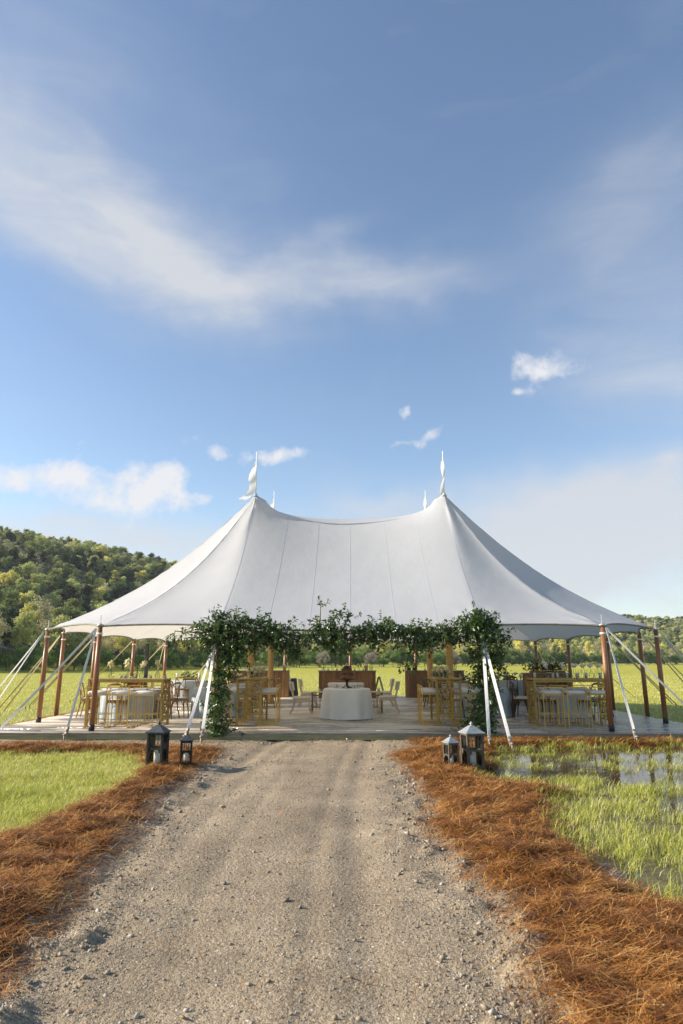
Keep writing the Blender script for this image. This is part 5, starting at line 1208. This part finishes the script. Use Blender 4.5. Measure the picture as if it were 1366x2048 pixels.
# ------------------------------------------------------------------ lanterns
def lantern(px, py, deg, W_, Hh_, body, roof, label, clabel, clear_top=True):
    p = gp(px, py); p.z = ground_z(p.x, p.y)+.004; t = empty('lantern', p, R(deg)); tag(t, label, 'lantern', 'floor lanterns')
    h = Hh_*.735; w = W_/2; pw = W_*.13
    m_ = MB(); m_.box((0, 0, .014), (W_, W_, .028), bev=.004); m_.build('base', M[body], t)
    for sx in (-1, 1):
        for sy in (-1, 1):
            m_ = MB(); m_.box((sx*(w-pw/2), sy*(w-pw/2), (h+.028)/2), (pw, pw, h-.028), bev=.003); m_.build('post', M[body], t)
    m_ = MB(); m_.box((0, 0, h+.008), (W_*1.02, W_*1.02, .03), bev=.004); m_.build('top_frame', M[body], t)
    zm = .028+(h-.028)*.52
    for k in range(4):
        rot = Matrix.Rotation(k*math.pi/2, 3, 'Z'); e = empty('side_panel', (0, 0, 0), k*math.pi/2, t)
        m_ = MB(); m_.box((0, -w+pw*.5, zm), (W_-2*pw, pw*.55, W_*.10)); m_.build('rail', M[body], e)
        m_ = MB(); iw = (W_-2*pw)/2; zt = zm-W_*.05; n = 10                        # arched head under the rail
        for sx in (-1, 1):
            vs_ = []
            for q in range(n+1):
                a = q/n*math.pi/2; vs_ += [(sx*(iw*.98), -w+pw*.5-.006, zt-iw*.55*(1-q/n)), (sx*(iw*(1-.42*math.sin(a))), -w+pw*.5-.006, zt-iw*.55*math.cos(a)*.98)]
            b0 = len(vs_); vs_ += [(x, y+.012, z) for x, y, z in vs_]
            fs_ = [(2*q, 2*q+1, 2*q+3, 2*q+2) for q in range(n)]+[(b0+2*q+1, b0+2*q, b0+2*q+2, b0+2*q+3) for q in range(n)]+[(2*q+1, b0+2*q+1, b0+2*q+3, 2*q+3) for q in range(n)]
            m_.add(vs_, fs_)
        m_.build('arch_spandrel', M[body], e)
        for q in (-.5, 0, .5): m_ = MB(); m_.box((q*iw, -w+pw*.5, (zm+h)/2+.01), (W_*.026, W_*.026, h-zm-W_*.05)); m_.build('mullion', M[body], e)
        m_ = MB(); m_.box((0, -w+pw*.62, (h+.028)/2), (W_-2*pw+.002, .002, h-.04)); m_.build('pane', M['glass'], e)
    m_ = MB(); rw = w*1.16; rh = Hh_*.165; z0 = h+.023
    prof = [(1.0, 0), (1.0, .012), (.78, .32*rh), (.5, .66*rh), (.26, .95*rh), (.2, rh)]
    vs_ = [(sx*rw*r_, sy*rw*r_, z0+z) for r_, z in prof for sx, sy in ((-1, -1), (1, -1), (1, 1), (-1, 1))]
    m_.add(vs_, [(4*i+k, 4*i+(k+1) % 4, 4*i+4+(k+1) % 4, 4*i+4+k) for i in range(len(prof)-1) for k in range(4)]+[(3, 2, 1, 0), tuple(4*(len(prof)-1)+k for k in range(4))])
    rf = m_.build('roof', M[roof], t)
    m_ = MB(); zf = z0+rh; s_ = Hh_
    m_.lathe([(.035*s_, 0), (.04*s_, .012*s_), (.022*s_, .02*s_), (.022*s_, .035*s_), (.05*s_, .045*s_), (.05*s_, .055*s_), (.024*s_, .065*s_), (.02*s_, .085*s_), (.004, .095*s_)], 14, (0, 0, zf-.003)); m_.build('finial', M[roof], rf, True)
    c = empty('pillar_candle', (p.x, p.y, p.z+.029), 0); tag(c, clabel, 'candle', 'candles inside the lanterns')
    m_ = MB(); r_ = W_*.2; hc = Hh_*.30; m_.lathe([(r_, 0), (r_, hc), (r_*.85, hc+.004), (r_*.5, hc-.008), (.003, hc-.01)], 20); m_.build('wax', M['wax'], c, True)
    m_ = MB(); m_.tube([(0, 0, hc-.01), (.002, 0, hc+.015)], .0025, 5); m_.build('wick', M['black'], c)
lantern(313, 1539, -8, .255, .63, 'lan_black', 'lan_roof_dark', 'tall black lantern on pine straw beside the gravel path', 'white candle inside the tall black lantern')
lantern(371, 1534, 10, .175, .45, 'lan_black', 'lan_roof_dark', 'short black lantern on pine straw beside the gravel path', 'white candle inside the short black lantern')
lantern(946, 1539, 14, .27, .66, 'lan_brown', 'lan_roof', 'tall weathered brown lantern with grey roof beside the flooded grass', 'white candle inside the tall brown lantern')
lantern(903, 1541, 24, .175, .46, 'lan_brown', 'lan_roof', 'short weathered brown lantern with grey roof on pine straw', 'white candle inside the short brown lantern')

# ------------------------------------------------------------------ trees
LEAFC = {'pale': ((.165, .175, .062), (.25, .26, .095)), 'yellow': ((.23, .215, .06), (.33, .305, .10)), 'mid': ((.085, .105, .036), (.14, .16, .055)), 'dark': ((.010, .019, .009), (.024, .038, .015)), 'grey': ((.17, .155, .085), (.25, .23, .13)), 'shrub': ((.055, .095, .018), (.12, .16, .035))}
for k, (a, b) in LEAFC.items(): M['crown_'+k] = mat('crown_'+k, tuple(q*2.25 for q in a), tuple(q*2.35 for q in b), .5, .7, rand=.22, trans=.38, spec=.15, detail=3)
M['bark'] = mat('grey_bark', (.09, .075, .055), (.20, .17, .13), 4, .9, .4, 30, rand=.25)
def crown_arrays(cx, R_, Hc, z0, nl, n, leaf, flat=.7, top=1.0):
    """leaf-sized faces on uneven lumps"""
    V = []; lum = []
    for k in range(nl):
        while True:
            q = rng.uniform(-1, 1, 3)
            if (q**2).sum() < 1: break
        q = q*(.45+.55*np.linalg.norm(q)); tw = 1-.35*max(0, q[2])*top
        lum.append((q[0]*R_*.72*tw, q[1]*R_*.72*tw, z0+Hc*.5+q[2]*Hc*.40, R_*rng.uniform(.20, .42)))
    lum = np.array(lum); pk = rng.integers(0, nl, n); d = rng.normal(size=(n, 3)); d /= np.linalg.norm(d, axis=1)[:, None]; d[:, 2] = d[:, 2]*.9+.12
    rad = lum[pk, 3]*(.45+.75*rng.random(n)**1.3); c = lum[pk, :3]+d*rad[:, None]*np.array([1, 1, flat])
    nn = d+rng.normal(0, .55, (n, 3)); nn /= np.linalg.norm(nn, axis=1)[:, None]
    a = np.cross(nn, rng.normal(size=(n, 3))); a /= np.linalg.norm(a, axis=1)[:, None]; b = np.cross(nn, a)
    s = leaf*rng.uniform(.6, 1.3, n)[:, None]
    P = np.stack([c+a*s*.6, c+b*s*.42, c-a*s*.6, c-b*s*.42], 1)
    return P.reshape(-1, 3)+np.array(cx), np.arange(4*n).reshape(-1, 4), lum
def mesh_np(name, V, Fq, mt):
    o = np_mesh(name, V, Fq, mt); me = o.data; bpy.data.objects.remove(o); return me
def trunk_mb(h, r_, lum, nb=9, low=.3):
    m_ = MB(); lean = rnd.uniform(-.03, .03)*h
    m_.tube([(0, 0, -.4), (lean*.3, 0, h*.3), (lean*.7, lean*.3, h*.62), (lean, 0, h*.93)], [r_*1.25, r_*.9, r_*.55, r_*.12], 7)
    for q in sorted(lum.tolist(), key=lambda q: -q[3])[:nb]:
        z = max(h*low, min(q[2]-.25*h*rnd.random(), h*.8)); t = z/h; b = Vector((lean*t, 0, z)); e = Vector(q[:3]); m_.tube([b, b.lerp(e, .5)+Vector((0, 0, .04*h)), e], [r_*.45*(1-t*.6), r_*.25, r_*.07], 5)
    return m_
PROTO = {}
def make_proto(key, kind, h, R_, z0, nl, n, leaf, low=.3, flat=.75, top=1.0, r_=None):
    V, Fq, lum = crown_arrays((0, 0, 0), R_, h-z0, z0, nl, n, leaf, flat, top)
    tm = trunk_mb(h, r_ or h*.017, lum, 10, low).mesh('trunk', M['bark'], True)
    PROTO[key] = (tm, mesh_np('crown', V, Fq, M['crown_'+kind]))
# hillside trees (seen at 150 to 400 m)
for i, (kd, nv) in enumerate((('pale', 3), ('yellow', 2), ('mid', 3), ('dark', 3), ('grey', 2))):
    for v in range(nv):
        h = {'dark': 11, 'grey': 9}.get(kd, 10)*rnd.uniform(.9, 1.15)
        make_proto(('hill', kd, v), kd, h, rnd.uniform(3.6, 4.6)*(.8 if kd == 'dark' else 1), h*.2, 26, 2300 if kd != 'grey' else 1300, .46 if kd != 'grey' else .36, top=1.2 if kd == 'dark' else .7)
# trees and shrubs along the edge of the meadow
for kd, nv in (('pale', 3), ('yellow', 2), ('mid', 2), ('grey', 3)):
    for v in range(nv):
        h = rnd.uniform(9, 12.5); make_proto(('edge', kd, v), kd, h, rnd.uniform(2.2, 3.1), h*.25, 20, 3600 if kd != 'grey' else 1700, .30 if kd != 'grey' else .24, .25, .9, .9, h*.012)
for v in range(5):
    h = rnd.uniform(3.6, 5.2); make_proto(('shrub', 'shrub', v), 'shrub', h, rnd.uniform(2.2, 2.9), .1, 16, 3000, .27, .1, .8, .3, .05)
TEXT = {'pale': 'pale spring green', 'yellow': 'yellow green', 'mid': 'mid green', 'dark': 'dark evergreen', 'grey': 'thin grey budding', 'shrub': 'dense green'}
def plant(key, x, y, z, sc, label, cat, group, name):
    tm, cm = PROTO[key]; t = empty(name, (x, y, z), rnd.uniform(0, 6.28)); t.scale = (sc, sc, sc*rnd.uniform(.9, 1.12)); tag(t, label, cat, group)
    for nm, me in (('trunk', tm), ('crown', cm)): o = bpy.data.objects.new(nm, me); COL.objects.link(o); o.parent = t
    return t
def terr(x, y):
    az = math.atan2(x, y); r_ = math.hypot(x, y); return float(terrain(np.array(az), np.array(r_)))-.1
pick = lambda kinds: rnd.choices([k for k, _ in kinds], [w for _, w in kinds])[0]
def nvar(zone, kd): return len([k for k in PROTO if k[0] == zone and k[1] == kd])
# hillside beyond the meadow, on the side the tent leaves open
cand = []
tries = 0
while len(cand) < 296 and tries < 60000:
    tries += 1
    a = R(rnd.uniform(-29.5, -11.5)); r0 = 128+(math.degrees(a)+27)*3.2; r_ = rnd.uniform(r0, 345+(math.degrees(a)+27)*4.5); x, y = r_*math.sin(a), r_*math.cos(a)
    if all((x-q[0])**2+(y-q[1])**2 > 4.9**2 for q in cand): cand.append((x, y))
HK = (('pale', 3.8), ('yellow', 2.0), ('mid', 2.6), ('dark', 1.2), ('grey', 2.0))
hill_trees = []
for x, y in cand:
    nz_ = float(fbm(np.array(x), np.array(y), .018, 2, 3)); kd = pick(tuple((k, w*(7 if (k == 'dark' and nz_ > .54) else 1)*(.25 if (k in ('pale', 'yellow') and nz_ > .54) else 1)) for k, w in HK))
    hill_trees.append(plant(('hill', kd, rnd.randrange(nvar('hill', kd))), x, y, terr(x, y), rnd.uniform(.48, .80), TEXT[kd]+' tree among others on the wooded hillside', 'tree', TEXT[kd]+' trees on the hillside', 'hillside_tree'))
# meadow-edge trees and shrubs
EDGE = [(-82, 84), (-56, 96), (-46, 118), (-38, 142), (-22, 172), (0, 192), (34, 224), (72, 262), (112, 296), (160, 325), (215, 350)]
seg = [math.dist(EDGE[i], EDGE[i+1]) for i in range(len(EDGE)-1)]; tot = sum(seg)
def edge_pt(s):
    for i, l in enumerate(seg):
        if s <= l: t = s/l; return EDGE[i][0]+(EDGE[i+1][0]-EDGE[i][0])*t, EDGE[i][1]+(EDGE[i+1][1]-EDGE[i][1])*t
        s -= l
    return EDGE[-1]
s_ = 0
while s_ < tot:
    x, y = edge_pt(s_); d = math.hypot(x, y); far = 1+max(0, d-110)*.004
    ox, oy = x/d, y/d; q = rnd.uniform(0, 3)
    plant(('shrub', 'shrub', rnd.randrange(5)), x+ox*q, y+oy*q, -.08, rnd.uniform(.75, 1.15)*far**.6, 'dense green shrub in the dark hedge along the meadow edge', 'shrub', 'shrubs along the meadow edge', 'hedge_shrub')
    s_ += rnd.uniform(2.6, 4.2)*far
for row, (off, step) in enumerate(((4, 5.2), (9, 5.4), (17, 6.5))):
    s_ = rnd.uniform(0, 3)
    while s_ < tot:
        x, y = edge_pt(s_); d = math.hypot(x, y); far = 1+max(0, d-110)*.0045; ox, oy = x/d, y/d; q = off*far**.5+rnd.uniform(-2, 2); x += ox*q; y += oy*q
        kd = pick((('pale', 3), ('yellow', 2), ('mid', 1.2), ('grey', 3.4)))
        plant(('edge', kd, rnd.randrange(nvar('edge', kd))), x, y, terr(x, y), rnd.uniform(.72, 1.15)*(1 if row else .8), TEXT[kd]+' tree with visible trunk at the edge of the meadow', 'tree', TEXT[kd]+' trees at the meadow edge', 'meadow_edge_tree')
        s_ += step*rnd.uniform(.7, 1.4)*far
# the rest of the wood on the hills: one mass
def wood():
    P = []; S = []; tries = 0; cells = {}
    while len(P) < 7000 and tries < 200000:
        tries += 1
        a = R(rnd.uniform(-60, 60)); ad = math.degrees(a); lo = float(np.interp(ad, [-60, -27, -16, -7, 0, 10, 20, 30, 60], [110, 128, 165, 205, 235, 285, 350, 410, 450])); hi = float(np.interp(ad, [-60, -27, -14, 0, 22, 30, 60], [340, 350, 410, 500, 680, 730, 740])); r_ = math.sqrt(rnd.uniform(lo*lo, hi*hi))
        if -30 < ad < -11 and any(abs(q[0]-r_*math.sin(a)) < 4.2 and abs(q[1]-r_*math.cos(a)) < 4.2 for q in cand): continue
        if (-10 < ad < 17 or abs(ad) > 35) and rnd.random() < .7: continue
        x, y = r_*math.sin(a), r_*math.cos(a); k = (int(x//4.2), int(y//4.2))
        if cells.get(k, 0) >= 1: continue
        cells[k] = 1; P.append((x, y, terr(x, y))); S.append(rnd.uniform(.45, .8))
    me = bpy.data.meshes.new('hill_wood'); me.from_pydata(P, [], []); at_ = me.attributes.new('sc', 'FLOAT', 'POINT'); at_.data.foreach_set('value', S)
    at2 = me.attributes.new('rz', 'FLOAT', 'POINT'); at2.data.foreach_set('value', [rnd.uniform(0, 6.28) for _ in P])
    keys = [('hill', k, v) for k in ('pale', 'yellow', 'mid', 'dark', 'grey') for v in range(2)]; w = [3, 2, 1.2, 1.2, 2.4, 2.0, 1.3, 1.0, 1.9, 1.6]
    at3 = me.attributes.new('pk', 'INT', 'POINT'); at3.data.foreach_set('value', [rnd.choices(range(len(keys)), w)[0] for _ in P])
    o = bpy.data.objects.new('hill_wood', me); COL.objects.link(o); tag(o, 'mixed spring green wood covering the far hills', 'wood', kind='stuff')
    ng = bpy.data.node_groups.new('scatter_wood', 'GeometryNodeTree'); ng.interface.new_socket('Geometry', in_out='INPUT', socket_type='NodeSocketGeometry'); ng.interface.new_socket('Geometry', in_out='OUTPUT', socket_type='NodeSocketGeometry')
    N = ng.nodes; L = ng.links; gi = N.new('NodeGroupInput'); go = N.new('NodeGroupOutput'); jn = N.new('GeometryNodeJoinGeometry')
    def named(n, t): q = N.new('GeometryNodeInputNamedAttribute'); q.data_type = t; q.inputs[0].default_value = n; return q.outputs[0]
    sc = named('sc', 'FLOAT'); rz = named('rz', 'FLOAT'); pk = named('pk', 'INT'); cb = N.new('ShaderNodeCombineXYZ'); L.new(rz, cb.inputs[2])
    by = {}
    for t in hill_trees:
        c = [q for q in t.children if q.name.startswith('crown')][0]; by.setdefault(c.data.name, c)
    for i, key in enumerate(keys):
        cr = by.get(PROTO[key][1].name)
        if cr is None: continue
        oi = N.new('GeometryNodeObjectInfo'); oi.inputs['Object'].default_value = cr; oi.transform_space = 'ORIGINAL'
        ip = N.new('GeometryNodeInstanceOnPoints'); cmp_ = N.new('FunctionNodeCompare'); cmp_.data_type = 'INT'; cmp_.operation = 'EQUAL'
        L.new(pk, cmp_.inputs[2]); cmp_.inputs[3].default_value = i; L.new(cmp_.outputs[0], ip.inputs['Selection'])
        L.new(gi.outputs[0], ip.inputs['Points']); L.new(oi.outputs['Geometry'], ip.inputs['Instance']); L.new(cb.outputs[0], ip.inputs['Rotation']); L.new(sc, ip.inputs['Scale']); L.new(ip.outputs[0], jn.inputs[0])
    L.new(jn.outputs[0], go.inputs[0]); md = o.modifiers.new('scatter', 'NODES'); md.node_group = ng
wood()

# ------------------------------------------------------------------ air: faint spring haze between here and the hills
hm = bpy.data.materials.new('haze'); hm.use_nodes = True; nt = hm.node_tree; nt.nodes.remove(nt.nodes['Principled BSDF'])
pv = nt.nodes.new('ShaderNodeVolumePrincipled'); pv.inputs['Color'].default_value = (.86, .9, .96, 1); pv.inputs['Density'].default_value = .00018; pv.inputs['Anisotropy'].default_value = .2
nt.links.new(pv.outputs[0], nt.nodes['Material Output'].inputs['Volume'])
hb = MB(); hb.box((0, 0, 53.5), (7400, 7400, 110)); ho = hb.build('haze', hm); tag(ho, 'thin spring haze lying over the meadow and hills', 'haze', kind='stuff')
